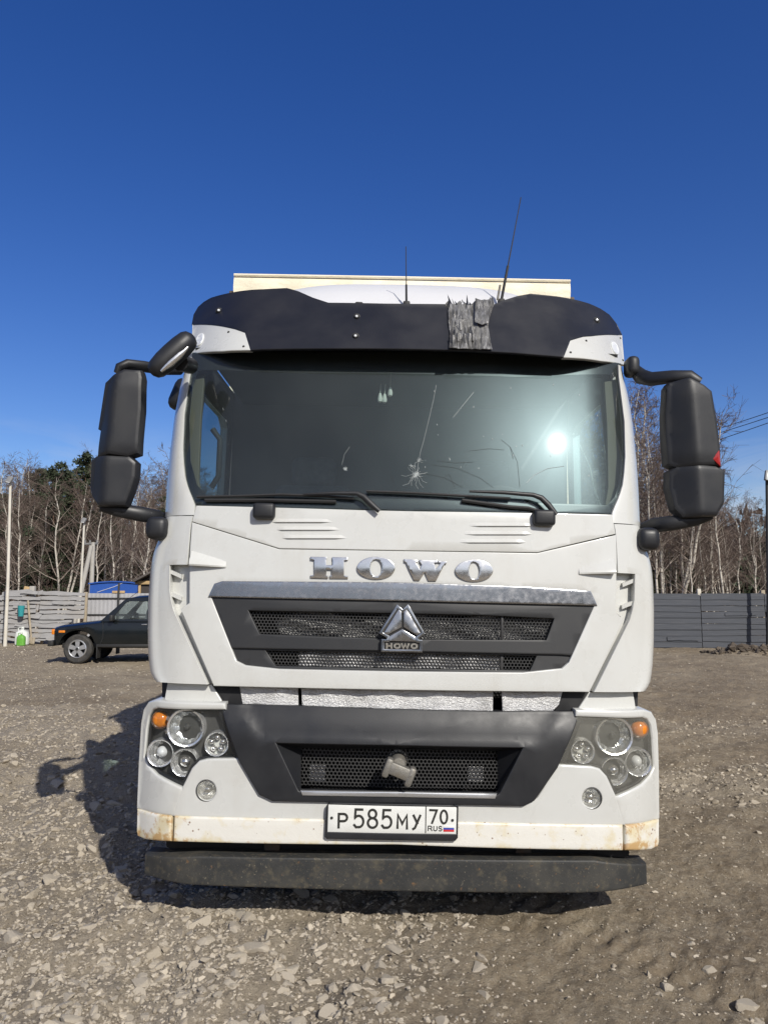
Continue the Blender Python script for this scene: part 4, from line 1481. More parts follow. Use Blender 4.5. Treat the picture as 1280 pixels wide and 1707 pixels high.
# --- windscreen
G_OUT = [(321, 588), (500, 588), (660, 586), (860, 592), (1034, 606), (1040, 680), (1044, 747), (1042, 796), (1034, 836), (1019, 857), (900, 857), (690, 852.5), (415, 846.5), (327, 841), (313, 812), (306.5, 760), (307.5, 700), (317, 625)]
G_IN = [(330, 617), (500, 622), (660, 622), (860, 628), (1027, 625), (1033, 690), (1036, 750), (1033, 800), (1025, 828), (1012, 842), (900, 839), (690, 832), (415, 830), (345, 827), (328, 808), (318, 770), (316, 700), (322, 640)]
go, gi = LP(G_OUT, SW), LP(G_IN, SW)
wsc = panel('windscreen', go, SW, M['windshield'], T_, .002, step=.045, r=.001)
panel('windscreen_border', go, off(SW, .004), M['frit'], wsc, .004, (gi,), .06, .001)
# cracks and scratches in the glass
def ribbon(bm, pts, w, y_off, surf):
    v = [LS(a, b, surf) for a, b in pts]
    prev = None
    for i, (x, z) in enumerate(v):
        a = v[max(i - 1, 0)]; b = v[min(i + 1, len(v) - 1)]
        t = Vector((b[0] - a[0], b[1] - a[1]))
        t = t.normalized() if t.length > 1e-9 else Vector((1, 0))
        n = Vector((-t.y, t.x)) * w * .5
        c = [bm.verts.new((x + n.x, surf(x, z) + y_off, z + n.y)), bm.verts.new((x - n.x, surf(x, z) + y_off, z - n.y))]
        if prev:
            bm.faces.new((prev[0], prev[1], c[1], c[0]))
        prev = c
rr = random.Random(3)
bm = bmesh.new()
def star(cx, cy, n, lo, hi, w):
    for k in range(n):
        a = 6.283 * (k + rr.uniform(-.35, .35)) / n; l = rr.uniform(lo, hi)
        pts = [(cx + rr.uniform(-1, 1), cy + rr.uniform(-1, 1))]
        for q in (.35, .7, 1):
            aa = a + rr.uniform(-.16, .16)
            pts.append((cx + math.cos(aa) * l * q, cy + math.sin(aa) * l * q * .85))
        ribbon(bm, pts, w, -.0025, SW)
star(693, 791, 23, 5, 32, .0012); star(694, 791, 18, 2, 8, .0024); star(698, 768, 11, 2, 8, .0014); star(576, 782, 9, 1, 6, .003); star(686, 777, 6, 1, 7, .0025)
ribbon(bm, [(727, 642), (722, 668), (717, 690), (713, 706)], .0011, -.0025, SW)
ribbon(bm, [(713, 706), (706, 735), (701, 752), (698, 768), (694, 791)], .0010, -.0025, SW)
ribbon(bm, [(789, 654), (772, 675), (755, 696)], .0009, -.0025, SW)
ribbon(bm, [(583, 745), (574, 758), (570, 775)], .0009, -.0025, SW)
ribbon(bm, [(877, 805), (890, 792), (912, 781), (940, 777)], .0016, -.0025, SW)
for k in range(24):
    a, b = rr.uniform(660, 1020), rr.uniform(640, 800)
    ribbon(bm, [(a, b), (a + rr.uniform(-1, 1), b + rr.uniform(1.2, 3))], .0022, -.0025, SW)
for pts in (((372, 680), (373, 684)), ((377, 700), (378, 703))):
    ribbon(bm, pts, .0016, -.0025, SW)
o = build('crack', bm, M['crackline'], wsc, 0); o['kind'] = 'stuff'
bm = bmesh.new()
for pts in ([(720, 775), (760, 780), (800, 797), (822, 813)], [(850, 745), (862, 770), (866, 812)], [(700, 788), (740, 796), (770, 812)], [(735, 800), (748, 790), (758, 812)], [(780, 752), (815, 748), (840, 750)], [(650, 790), (658, 806)], [(728, 768), (760, 772), (790, 770)], [(835, 733), (850, 745), (855, 765)]):
    fine = []
    for (a, b), (c, d) in zip(pts, pts[1:]):
        fine += [(a + (c - a) * q, b + (d - b) * q) for q in (0, .33, .66)]
    ribbon(bm, fine + [pts[-1]], .0013, -.0022, SW)
o = build('scratch', bm, M['scratch'], wsc, 0); o['kind'] = 'stuff'

# --- wipers
def wpath(pts, d):
    out = []
    for a, b in pts:
        x, z = LS(a, b, off(SW, d)); out.append((x, SW(x, z) + d, z))
    return out
for arm_p, blade_p, link_p, cap_p in (
        ([(505, 824), (560, 822), (595, 822.5), (606, 828), (618, 840), (632, 852)], [(329, 828.5), (400, 827), (470, 824.5), (540, 827), (590, 831)], [(342, 834), (450, 834), (560, 836.5)], (440, 851.5)),
        ([(782, 819), (840, 821), (888, 825), (902, 830), (914, 842), (927, 858)], [(611, 819), (690, 822), (760, 826), (850, 831)], [(770, 834), (850, 845), (880, 847), (900, 853)], (907, 863))):
    ar = tube('wiper_arm', wpath(arm_p, -.045), [.006, .010, .012, .015, .016, .012], M['plastic'], T_, 8, .7)
    tube('wiper_blade', wpath(blade_p, -.022), .0075, M['seal'], ar, 6)
    tube('wiper_link', wpath(link_p, -.015), .010, M['seal'], ar, 6)
    x, z = LS(cap_p[0], cap_p[1], off(SU, -.03))
    box('wiper_cap', (x, SU(x, z) - .012, z), (.112, .075, .082), M['plastic'], T_, .018, None, 3)

# --- bonnet: upper lid with louvres, lower front panel with the grille opening
upper = LP([(328.5, 844), (600, 851.5), (690, 853.5), (1019, 859), (1024, 889), (895, 919.5), (660, 916.2), (466, 913), (322, 868.5)], SU)
panel('upper_front_panel', upper, SU, M['white'], T_, .03, step=.05, r=.004)
lower = LP([(321.5, 872.5), (465.5, 917), (660, 920), (895, 923.5), (1025, 893.5), (1026, 935), (1024.5, 1022), (1036.5, 1034), (981, 1152), (660, 1148.5), (357.5, 1142), (303.5, 1016), (317.5, 1006), (318, 921)], SU)
GR = [(359.5, 973.5), (371, 970), (660, 972), (870, 978.5), (983, 986), (993, 1007), (949, 1105.5), (937, 1116), (871, 1123), (660, 1121), (465, 1117), (409, 1111), (393, 1103), (350, 994)]
panel('front_panel', lower, SU, M['white'], T_, .035, (LP(GR, SU),), .05, .005)
for k, (xa, xb, py) in enumerate(((453, 553, 870.5), (462, 566, 883.5), (471, 578, 897.5), (782, 888, 877), (774, 886, 891), (766, 876, 904.5))):
    rows = []
    left = k < 3
    for q in [j / 12 for j in range(13)]:
        px = xa + (xb - xa) * q
        x, z = LS(px, py, SU)
        end = min(1, (q if not left else 1 - q) * 6 + .02, (1 - q if not left else q) * 14 + .02)
        d = .0085 * end
        rows.append([(x, SU(x, z + .020) + .001, z + .020), (x, SU(x, z) - d, z + .002), (x, SU(x, z) - d, z), (x, SU(x, z) + .002, z - .0005)])
    loft('louvre_rib', rows, M['white'], T_, 25, flip=True)

# --- grille
def honey(name, region, surf, pitch, mat, parent, wall=.22, depth=.012):
    """perforated hexagon screen filling an outline"""
    bm = bmesh.new()
    xs = [p[0] for p in region]; zs = [p[1] for p in region]
    def inside(x, z):
        c = False
        n = len(region)
        for i in range(n):
            x1, z1 = region[i]; x2, z2 = region[(i + 1) % n]
            if (z1 > z) != (z2 > z) and x < (x2 - x1) * (z - z1) / (z2 - z1) + x1:
                c = not c
        return c
    R = pitch / math.sqrt(3)
    row = 0
    z = min(zs)
    ang = [math.pi / 6 + k * math.pi / 3 for k in range(6)]
    while z < max(zs):
        x = min(xs) + (pitch / 2 if row % 2 else 0)
        while x < max(xs):
            if inside(x, z):
                y = surf(x, z)
                o = [bm.verts.new((x + R * math.cos(a), y, z + R * math.sin(a))) for a in ang]
                i = [bm.verts.new((x + R * (1 - wall) * math.cos(a), y, z + R * (1 - wall) * math.sin(a))) for a in ang]
                b = [bm.verts.new((x + R * (1 - wall) * math.cos(a), y + depth, z + R * (1 - wall) * math.sin(a))) for a in ang]
                for k in range(6):
                    m = (k + 1) % 6
                    bm.faces.new((o[m], o[k], i[k], i[m])); bm.faces.new((i[m], i[k], b[k], b[m]))
            x += pitch
        z += pitch * math.sqrt(3) / 2
        row += 1
    o = build(name, bm, mat, parent, 0)
    o['kind'] = 'stuff'
    return o
def stepped(x, z):                                # lower part of the grille falls back a little
    return SU(x, z) + .004 + (.022 if z < ZSTEP else 0)
ZSTEP = LS(660, 1085, SU)[1]
UPM = [(412, 1016.5), (560, 1019), (660, 1021), (800, 1024), (925.5, 1030), (911.5, 1068.5), (780, 1068.5), (660, 1067), (432, 1058.5)]
LOM = [(440, 1084), (660, 1088), (897, 1093), (885, 1120), (660, 1116.5), (458, 1112)]
gf = [(351, 996), (660, 1003), (991, 1010), (953, 1092), (936, 1090.5), (660, 1084), (392, 1079.5), (381, 1079)]
gr = panel('grille', LP(gf, SU), off(SU, .006), M['grille'], T_, .05, (LP(UPM, SU),), .05, .004)
lowf = [(384, 1081), (660, 1085.5), (952, 1094), (947, 1106), (936, 1115), (871, 1122), (660, 1120), (465, 1116), (410, 1110), (394, 1102)]
panel('grille_lower', LP(lowf, SU), off(SU, .020), M['grille'], gr, .04, (LP(LOM, SU),), .05, .004)
honey('upper_mesh', LP(UPM, SU), off(SU, .034), .0172, M['mesh'], gr, .24, .006)
honey('lower_mesh', LP(LOM, SU), off(SU, .040), .0172, M['mesh'], gr, .24, .006)
for px in (838,):
    x, z = LS(px, 1047, SU)
    box('mesh_rib', (x, SU(x, z) + .036, z), (.012, .02, .13), M['mesh'], gr, .003)
    x, z = LS(px, 1106, SU)
    box('mesh_rib', (x, SU(x, z) + .046, z), (.014, .02, .09), M['mesh'], gr, .003)
ch = [(358.5, 974.5), (370.5, 970.5), (660, 972.5), (870, 979), (983, 986.5), (993, 1008), (660, 1000), (349.5, 993.5)]
panel('chrome_strip', LP(ch, off(SU, -.01)), lambda x, z: SU(x, z) - .010 - .02 * (z - 1.66), M['chrome_worn'], T_, .03, step=.05, r=.006)
# foil pushed in behind the mesh
fo = panel('foil_lining', LP([(497, 1082), (835, 1088), (835, 1120), (742, 1122), (735, 1112), (715, 1120), (640, 1119), (625, 1111), (600, 1119), (497, 1118)], SU), lambda x, z: SU(x, z) + .050 + .003 * math.sin(x * 31), M['foil'], T_, .004, step=.04)
panel('foil_lining', LP([(455, 1036), (520, 1012), (600, 1040), (680, 1012), (760, 1034), (840, 1022), (930, 1026), (915, 1072), (470, 1068)], SU), lambda x, z: SU(x, z) + .075 + .018 * math.sin(x * 17 + z * 60), M['foil_dull'], T_, .004, step=.025)

# --- raised letters on the bonnet and the emblem
def zoomed(pts, sc, ox, oy):
    return [(x * sc + ox, y * sc + oy) for x, y in pts]
def ell(cx, cy, a, b, n=36, sk=0.0):
    return [(cx + a * math.cos(2 * math.pi * k / n) + sk * math.sin(2 * math.pi * k / n), cy + b * math.sin(2 * math.pi * k / n)) for k in range(n)]
SC = .265625
let_H = [[(68, 70), (166, 71), (165, 85), (163, 86), (163, 122), (207, 123), (207, 88), (205, 86), (205, 72), (298, 73), (298, 87), (274, 90), (274, 188), (298, 190), (298, 204), (188, 203), (188, 189), (200, 187), (200, 147), (165, 146), (163, 187), (173, 188), (173, 203), (67, 200), (67, 187), (91, 184), (92, 88), (68, 84)]]
let_W = [[(655, 84), (664, 84), (700, 85), (735, 90), (735, 100), (722, 102), (752, 150), (766, 118), (752, 100), (752, 90), (860, 92), (860, 103), (846, 104), (838, 108), (852, 150), (886, 106), (868, 102), (868, 96), (916, 100), (916, 110), (905, 112), (852, 219), (807, 219), (784, 160), (749, 216), (716, 215), (668, 104), (655, 98)]]
let_O1 = [ell(477, 139, 117, 70), ell(478, 138, 39, 56)]
let_O2 = [ell(1092, 156, 116, 68), ell(1093, 155, 36, 57)]
for loops in (let_H, let_O1, let_W, let_O2):
    zz = [LP(zoomed(l, SC, 500, 910), off(SU, -.012)) for l in loops]
    zm = (max(p[1] for p in zz[0]) + min(p[1] for p in zz[0])) / 2
    panel('letter', zz[0], lambda x, z, zm=zm: SU(x, z) - .013 - .035 * (z - zm) + 1.1 * (z - zm) ** 2, M['chrome'], T_, .016, zz[1:], .012, .002, 30)
EM = [(610, 370), (643, 402), (678, 370), (780, 553), (742, 578), (742, 592), (766, 594), (766, 666), (512, 662), (514, 588), (545, 590), (545, 574), (500, 548)]
def em(pts):
    return LP(zoomed(pts, SC, 500, 910), off(SU, -.03))
EMI = [(612, 392), (643, 422), (674, 392), (764, 550), (730, 570), (730, 604), (754, 606), (754, 655), (524, 651), (525, 601), (557, 602), (557, 566), (517, 546)]
emb = panel('emblem', em(EM), off(SU, -.030), M['chrome_dark'], T_, .035, (em(EMI),), .05, .003, 30)
panel('emblem_back', em(EM), off(SU, -.022), M['black'], emb, .02, step=.06, r=.002)
for sh in ([(620, 402), (634, 414), (634, 508), (548, 556), (530, 546)], [(668, 402), (654, 414), (654, 508), (734, 558), (752, 548)], [(641, 526), (724, 576), (724, 598), (563, 594), (563, 570)]):
    panel('emblem_shard', em(sh), off(SU, -.031), M['chrome_worn'], emb, .012, step=.06, r=.003, smooth=30)
# small raised word on the emblem's base
def strokes(bm, polys, w, surf, sc, ox, oy, d=.0015):
    for pts in polys:
        pp = LP(zoomed(pts, sc, ox, oy), surf)
        prev = None
        n = len(pp)
        closed = pts[0] == pts[-1]
        for i, (x, z) in enumerate(pp):
            a = pp[i - 1] if i else (pp[-2] if closed else pp[0])
            b = pp[i + 1] if i < n - 1 else (pp[1] if closed else pp[-1])
            t1 = Vector((x - a[0], z - a[1])); t2 = Vector((b[0] - x, b[1] - z))
            t1 = t1.normalized() if t1.length > 1e-9 else t2.normalized()
            t2 = t2.normalized() if t2.length > 1e-9 else t1
            m = (t1 + t2)
            m = m.normalized() if m.length > 1e-6 else t1
            nn = Vector((-m.y, m.x)) * (w * .5 / max(.5, m.dot(t1)))
            ex = Vector((0, 0))
            if not closed and i == 0: ex = -t2 * w * .35
            if not closed and i == n - 1: ex = t1 * w * .35
            y = surf(x, z)
            c = [bm.verts.new((x + nn.x + ex.x, y - d, z + nn.y + ex.y)), bm.verts.new((x - nn.x + ex.x, y - d, z - nn.y + ex.y)),
                 bm.verts.new((x + nn.x + ex.x, y + .001, z + nn.y + ex.y)), bm.verts.new((x - nn.x + ex.x, y + .001, z - nn.y + ex.y))]
            if prev:
                bm.faces.new((prev[0], prev[1], c[1], c[0])); bm.faces.new((prev[2], prev[0], c[0], c[2])); bm.faces.new((prev[1], prev[3], c[3], c[1]))
            prev = c
def arc(cx, cy, a, b, t0, t1, n=14):
    return [(cx + a * math.cos(math.radians(t0 + (t1 - t0) * k / n)), cy + b * math.sin(math.radians(t0 + (t1 - t0) * k / n))) for k in range(n + 1)]
bm = bmesh.new()
strokes(bm, [[(545, 613), (545, 641)], [(574, 613), (574, 641)], [(545, 627), (574, 627)], arc(610, 628, 17, 13, 0, 360, 18), [(638, 614), (648, 641), (660, 618), (672, 642), (682, 615)], arc(716, 629, 17, 13, 0, 360, 18)], .0085, off(SU, -.024), SC, 500, 910, .004)
build('emblem_word', bm, M['steel'], emb, 0)

# --- gap under the cab: white skirts, dark brackets, silver insulation
sk = LP([(277, 1141.5), (349, 1145), (368, 1176), (330, 1175), (271, 1173)], SU)
for s in (0, 1):
    panel('lower_skirt', mirrored(sk) if s else sk, off(SU, .045), M['white'], T_, .25, step=.06, r=.006)
    fl = LP([(262, 1139), (273, 1140), (270, 1172), (262, 1172)], SU)
    panel('arch_flap', mirrored(fl) if s else fl, off(SU, .10), M['plastic'], T_, .3, step=.08)
    br = LP([(350, 1140), (398, 1140), (405, 1180), (366, 1180)], SU)
    panel('gap_bracket', mirrored(br) if s else br, off(SU, .055), M['black'], T_, .05, step=.08)
FS = lambda x, z: SU(x, z) + .050 + .006 * math.sin(x * 23) + .003 * math.sin(x * 57 + z * 40)
for pl in ([(396, 1140), (494, 1143), (494, 1181), (403, 1178)], [(501, 1143), (823, 1150), (822, 1192), (503, 1184)], [(839, 1151), (940, 1153), (934, 1176), (920, 1190), (841, 1190)]):
    panel('insulation_foil', LP(pl, SU), FS, M['foil'], T_, .01, step=.03)

# --- bumper
headl = [(264, 1178), (371, 1180), (401, 1265), (346, 1266.5), (333, 1270), (321.5, 1281), (303.5, 1315), (262, 1294), (247, 1277), (241, 1262), (245, 1215), (249, 1193), (255, 1182)]
corner = [(232, 1344), (235, 1270), (239, 1206), (243, 1185), (250, 1174.5), (262, 1171), (372, 1176), (372, 1179), (263, 1176.5), (254, 1180.5), (247.5, 1192), (243.5, 1215), (239.5, 1262), (245.5, 1278), (261, 1295.5), (303, 1317.5), (289.5, 1357)]
bl_half = [(291, 1357.5), (304.8, 1318), (322.5, 1283), (334, 1271.5), (346.5, 1268.5), (400.5, 1267.5), (432, 1322), (442, 1331), (456, 1334.5)]
loc_l = LP(bl_half, SB)
mid_top = LP([(660, 1338)], SB); mid_bot = LP([(660, 1365.5)], SB)
cen = loc_l + mid_top + [(-x, z) for x, z in reversed(loc_l)] + mid_bot
def circ(c, r, n=28):
    return [(c[0] + r * math.cos(2 * math.pi * k / n), c[1] + r * math.sin(2 * math.pi * k / n)) for k in range(n)]
FOG = LS(345, 1318, SB)
bump = panel('bumper', cen, SB, M['white'], T_, .06, (circ(FOG, .054), circ((-FOG[0], FOG[1]), .054)), .05, .010)
thick_side = lambda x, z: .55 if abs(x) > 1.18 else .06
lipc = LP([(291, 1360.5), (546, 1366), (660, 1368.5)], off(SB, -.008)); lipb = LP([(660, 1408.5), (289, 1403)], off(SB, -.008))
lip_out = lipc + [(-x, z) for x, z in reversed(lipc[:-1])] + [(-lipb[1][0], lipb[1][1]), lipb[0], lipb[1]]
panel('bumper_lip', lip_out, off(SB, -.010), M['lip'], T_, .12, (), .05, .010, inset=True)
cl = LP([(230.5, 1347.5), (288.5, 1360), (287, 1403), (262, 1401.5), (242, 1399), (231, 1393), (229.5, 1385)], SB)
cc = LP(corner, SB); hh = LP(headl, SB)
for s in (0, 1):
    f = mirrored if s else (lambda p: p)
    panel('bumper_corner', f(cc), SB, M['white'], T_, thick_side, (), .04, .014)
    panel('bumper_lip', f(cl), off(SB, -.010), M['lip'], T_, thick_side, (), .04, .014, inset=True)
    # headlight unit
    sx = -1 if s else 1
    hl = panel('headlight', f(hh), off(SB, .010), M['lamp_glass_hazy'] if s else M['lamp_glass'], T_, .004, (), .04, .004)
    tag(hl, 'right headlight with a hazy yellowed lens' if s else 'left headlight with a clear lens')
    inset = []
    cx = sum(p[0] for p in hh) / len(hh); cz = sum(p[1] for p in hh) / len(hh)
    inset = [(cx + (x - cx) * .995, cz + (z - cz) * .995) for x, z in hh]
    panel('lamp_housing', f(inset), off(SB, .062), M['lamp_house'], hl, .02, (), .06, .004)
    # bezel rim just behind the glass
    inner = [(cx + (x - cx) * .90, cz + (z - cz) * .90) for x, z in hh]
    panel('lamp_bezel', f(hh), off(SB, .022), M['plastic'], hl, .045, (f(inner),), .05, .004)
    for px, py, r, kind in ((310.5, 1213, .088, 'main'), (268.5, 1255, .064, 'proj'), (307.5, 1271.5, .064, 'bowl'), (362, 1240, .056, 'led'), (267, 1200.5, .041, 'ind')):
        x, z = LS(px, py, off(SB, .03))
        c = (sx * x, SB(x, z) + (.028 if kind != 'bowl' else .036), z)
        if kind == 'ind':
            lp = lathe('indicator', [(0, -.012), (r * .6, -.008), (r * .93, .004), (r, .014), (r, .045)], c, M['amber'], hl, 24, 'y', 50)
            lathe('lamp_ring', [(r, .012), (r * 1.1, .006), (r * 1.16, .02), (r * 1.1, .05)], c, M['chrome'], hl, 24, 'y')
            continue
        rg = lathe('lamp_ring', [(r * .88, .014), (r * .94, -.006), (r * 1.04, -.010), (r * 1.11, .006), (r * 1.12, .04)], c, M['reflector'], hl, 32, 'y', 50)
        if kind == 'led':
            lathe('reflector', [(r * .92, .008), (r * .9, .026), (0, .026)], c, M['plate'], rg, 28, 'y', 40)
            for k in range(5):
                a = math.pi / 2 + 2 * math.pi * k / 5
                lathe('led_eye', [(0, -.004), (r * .14, .0), (r * .25, .008), (r * .30, .024)], (c[0] + r * .54 * math.cos(a), c[1], c[2] + r * .54 * math.sin(a)), M['chrome'], rg, 16, 'y', 50)
        else:
            n = 22 if kind == 'main' else 16
            prof = [(r * .92, .004), (r * .86, .018), (r * .70, .034), (r * .48, .045), (r * .24, .051), (r * .10, .052)]
            lathe('reflector', prof, c, M['reflector'], rg, n, 'y', 12, jitter=.05)
            if kind == 'main':
                lathe('bulb_shield', [(0, .012), (r * .13, .015), (r * .17, .026), (r * .14, .052)], c, M['lamp_house'], rg, 16, 'y')
                lathe('lamp_cover', [(0, .0), (r * .5, .002), (r * .93, .008)], c, M['lamp_glass'], rg, 28, 'y', 60)
            else:
                lathe('projector_lens', [(0, -.004), (r * .22, .002), (r * .40, .016), (r * .46, .034)], c, M['clear_lamp'] if kind == 'proj' else M['chrome'], rg, 20, 'y', 60)
        if kind == 'main':
            for k in range(9):
                a = math.radians(-40 + k * 18 + (90 if not s else 90))
                b2 = (c[0] + r * 1.20 * math.cos(a), c[1] + .03, c[2] + r * 1.20 * math.sin(a))
                if k % 2 == 0:
                    box('lamp_facet', b2, (.016, .012, .022), M['chrome'], hl, .003, Matrix.Rotation(-a, 3, 'Y'), 1)
    # fog lamp
    fx, fz = sx * FOG[0], FOG[1]
    fg = lathe('fog_lamp', [(.047, .012), (.050, -.003), (.0545, .002), (.0545, .05)], (fx, SB(fx, fz), fz), M['lamp_house'], T_, 28, 'y', 50)
    lathe('reflector', [(.047, .010), (.043, .026), (.030, .040), (.012, .048), (0, .048)], (fx, SB(fx, fz), fz), M['reflector'], fg, 11, 'y', 10, jitter=.05)
    lathe('bulb_shield', [(0, .004), (.012, .010), (.014, .045)], (fx, SB(fx, fz), fz), M['chrome'], fg, 12, 'y')
    lathe('lens', [(0, -.001), (.025, .001), (.048, .008)], (fx, SB(fx, fz), fz), M['lamp_glass_hazy'], fg, 28, 'y', 60)

# dark centre of the bumper with the lower intake
DC = [(368, 1177), (495, 1180.5), (660, 1186.5), (820, 1190), (966, 1189), (926, 1278), (888, 1332), (871, 1340.5), (660, 1335.5), (456, 1332.5), (434, 1322), (401, 1266)]
IN_ = [(458.5, 1236), (660, 1240), (873, 1244), (833, 1322), (826, 1327), (660, 1323.5), (503, 1321), (497, 1318)]
def SD(x, z):
    zt, zi = ZD0, ZD1
    if z > zi:                                  # the top rolls back under the cab, flanks stand proud
        q = (z - zi) / (zt - zi)
        edge = min(1, max(0, (abs(x) - (.74 - .10 * (1 - q))) / .06)); edge = edge * edge * (3 - 2 * edge)
        return SB(x, z) - .018 + .045 * q * q + .012 * min(1, q * 5) * (1 - edge)
    return SB(x, z) - .018
ZD0 = LS(660, 1184, SB)[1]; ZD1 = LS(660, 1240, SB)[1]
bc = panel('bumper_centre', LP(DC, SB), SD, M['plastic'], T_, .06, (LP(IN_, SB),), .03, .006)
# recess walls run back to the screen
iw = LP(IN_, SB)
MS = [(502, 1247), (828, 1252), (828, 1316), (660, 1314), (502, 1311)]
mw = LP([(502, 1247), (660, 1249), (828, 1252), (828, 1318), (828, 1319), (660, 1316.5), (502, 1314), (502, 1313)], off(SB, .09))
rows = [[(x, SB(x, z) - .012, z) for x, z in iw], [(x, SB(x, z) + .088, z) for x, z in mw]]
loft('intake_wall', [list(a) for a in rows], M['plastic'], bc, 25, close_u=True)
honey('intake_mesh', LP(MS, off(SB, .085)), off(SB, .085), .0192, M['mesh'], bc, .24, .008)
st = LP([(503, 1319.5), (660, 1321.5), (826, 1324.5), (824, 1330), (660, 1327), (505, 1324.5)], off(SB, -.02))
panel('trim_strip', st, off(SB, -.024), M['alloy'], bc, .02, step=.08, r=.004)
for x0, z0 in (LS(525, 1301, SB), LS(798, 1303, SB)):
    panel('foil_patch', [(x0 - .035, z0 - .03), (x0 + .035, z0 - .03), (x0 + .035, z0 + .04), (x0 - .035, z0 + .04)], off(SB, .13), M['foil'], bc, .004, step=.02)
# tow pin with its cross bar
hx, hz = LS(664, 1277, off(SB, .0))
th = lathe('tow_pin', [(0, -.035), (.030, -.032), (.036, -.024), (.036, .09), (.048, .092), (.048, .11)], (hx, .0, hz + .012), M['steel'], T_, 20, 'y')
a = L(644, 1276, -.05); b = L(687, 1294, -.05)
dv = (b - a)
bm = bmesh.new()
bm_box(bm, (0, 0, 0), (dv.length * .80, .045, .060), .010)
for e_ in (-1, 1):
    bm_box(bm, (e_ * dv.length * .44, .006, -.006), (.036, .062, .094), .014)
bmesh.ops.rotate(bm, cent=(0, 0, 0), matrix=Matrix.Rotation(math.atan2(-dv.z, dv.x), 3, 'Y'), verts=bm.verts[:])
bmesh.ops.translate(bm, vec=(a + b) / 2, verts=bm.verts[:])
build('cross_bar', bm, M['steel'], th, 35)

# --- licence plate
PL = lambda pts: LP(zoomed(pts, .25, 520, 1220), off(SB, -.03))
fr = PL([(108, 470), (960, 488), (974, 500), (972, 708), (955, 728), (98, 714), (84, 700), (96, 482)])
lpn = panel('licence_plate', fr, off(SB, -.032), M['plastic'], T_, .03, (PL([(112, 486), (962, 503), (958, 679), (106, 665)]),), .06, .005, inset=True)
panel('plate_sheet', PL([(112, 486), (962, 503), (958, 679), (106, 665)]), off(SB, -.030), M['plate'], lpn, .004, step=.06, r=.002)
PS = off(SB, -.0305)
def plate_word(polys, w, name):
    bm = bmesh.new()
    strokes(bm, polys, w, PS, .25, 520, 1220)
    o = build(name, bm, M['ink'], lpn, 0)
FIVE = lambda x0, y0: [[(x0 + 58, y0 + 5), (x0 + 12, y0 + 4), (x0 + 8, y0 + 56)] + arc(x0 + 32, y0 + 84, 31, 38, 205, 440, 16)[1:] + [(x0 + 14, y0 + 122), (x0 + 1, y0 + 106)]]
def eight(x0, y0):
    return [arc(x0 + 34, y0 + 33, 25, 28, 0, 360, 18), arc(x0 + 34, y0 + 93, 31, 32, 0, 360, 18)]
plate_word([[(178, 638), (180, 547), (212, 547)] + arc(212, 571, 23, 24, -90, 90, 8) + [(181, 595)]], .0105, 'letter')
plate_word([FIVE(280, 513)[0]], .0105, 'digit'); plate_word(eight(370, 514), .0105, 'digit'); plate_word([FIVE(466, 517)[0]], .0105, 'digit')
plate_word([[(570, 640), (573, 553), (602, 612), (633, 556), (633, 645)]], .0105, 'letter')
plate_word([[(677, 556), (703, 610)], [(722, 557), (686, 640), (674, 648)]], .0105, 'letter')
plate_word([[(786, 521), (832, 523), (800, 608)]], .0095, 'digit'); plate_word([arc(879, 567, 22, 43, 0, 360, 22)], .0095, 'digit')
plate_word([[(774, 658), (775, 628), (789, 628)] + arc(789, 636, 9, 8, -90, 90, 6) + [(776, 644), (790, 644), (800, 659)], [(812, 629), (811, 650)] + arc(822, 650, 11, 9, 180, 0, 8) + [(833, 630)], arc(855, 637, 9, 8, -20, -250, 9) + arc(855, 652, 10, 8, -60, 150, 9)], .004, 'letter')
plate_word([[(760, 500), (757, 672)]], .004, 'divider')
for y0, mt in ((626, 'whitepaint'), (639, 'flag_blue'), (652, 'flag_red')):
    panel('flag_stripe', PL([(876, y0), (946, y0 + 1), (946, y0 + 13.5), (876, y0 + 12.5)]), off(SB, -.0315), M[mt], lpn, .002, step=.1, r=.0005)
for x in (132, 936):
    c = PL([(x, 573 + (x - 132) * .02)])[0]
    lathe('plate_screw', [(0, -.004), (.005, -.003), (.007, 0)], (c[0], SB(*c) - .032, c[1]), M['ink'], lpn, 10, 'y')

# --- underrun bar, chassis, wheels
UB = lambda x, z: .015 + .03 * x * x + 1.1 * max(0, abs(x) - .95) ** 2
ub = LP([(242, 1424.5), (330, 1427), (660, 1431), (990, 1434), (1077, 1439.5), (1078, 1474), (1040, 1483), (966, 1489.5), (660, 1486.5), (310, 1475), (270, 1467), (241, 1458)], UB)
panel('underrun_bar', ub, UB, M['bar'], T_, .13, (), .05, .010, inset=True)
box('bumper_beam', (0, .22, .40), (2.3, .16, .10), M['black'], T_, .02)
box('valance', (0, .16, .455), (2.2, .10, .06), M['black'], T_, .02)
for sx in (-1, 1):
    box('chassis_rail', (sx * .40, 4.4, .88), (.09, 7.6, .26), M['rail'], T_, .01)
    box('bar_bracket', (sx * .62, .28, .42), (.08, .30, .22), M['rust'], T_, .01)
    for wy in (1.38, 5.3, 6.65):
        dual = wy > 2
        wx = sx * (1.02 if not dual else .93)
        wh = lathe('wheel', [(0, sx * .05), (.20, sx * .05), (.27, sx * .12), (.285, sx * .15), (.285, -sx * .12)], (wx, wy, .50), M['rim_dark'], T_, 28, 'x')
        for d in ((0,) if not dual else (-.16, .16)):
            lathe('tyre', [(.285, -.13), (.38, -.155), (.48, -.145), (.515, -.11), (.522, -.02), (.522, .02), (.515, .11), (.48, .145), (.38, .155), (.285, .13), (.285, -.13)], (wx + d, wy, .50), M['tyre'], wh, 40, 'x', 35)
for wy in (1.38, 5.3, 6.65):
    box('axle', (0, wy, .50), (1.8, .14, .16), M['rail'], T_, .02)
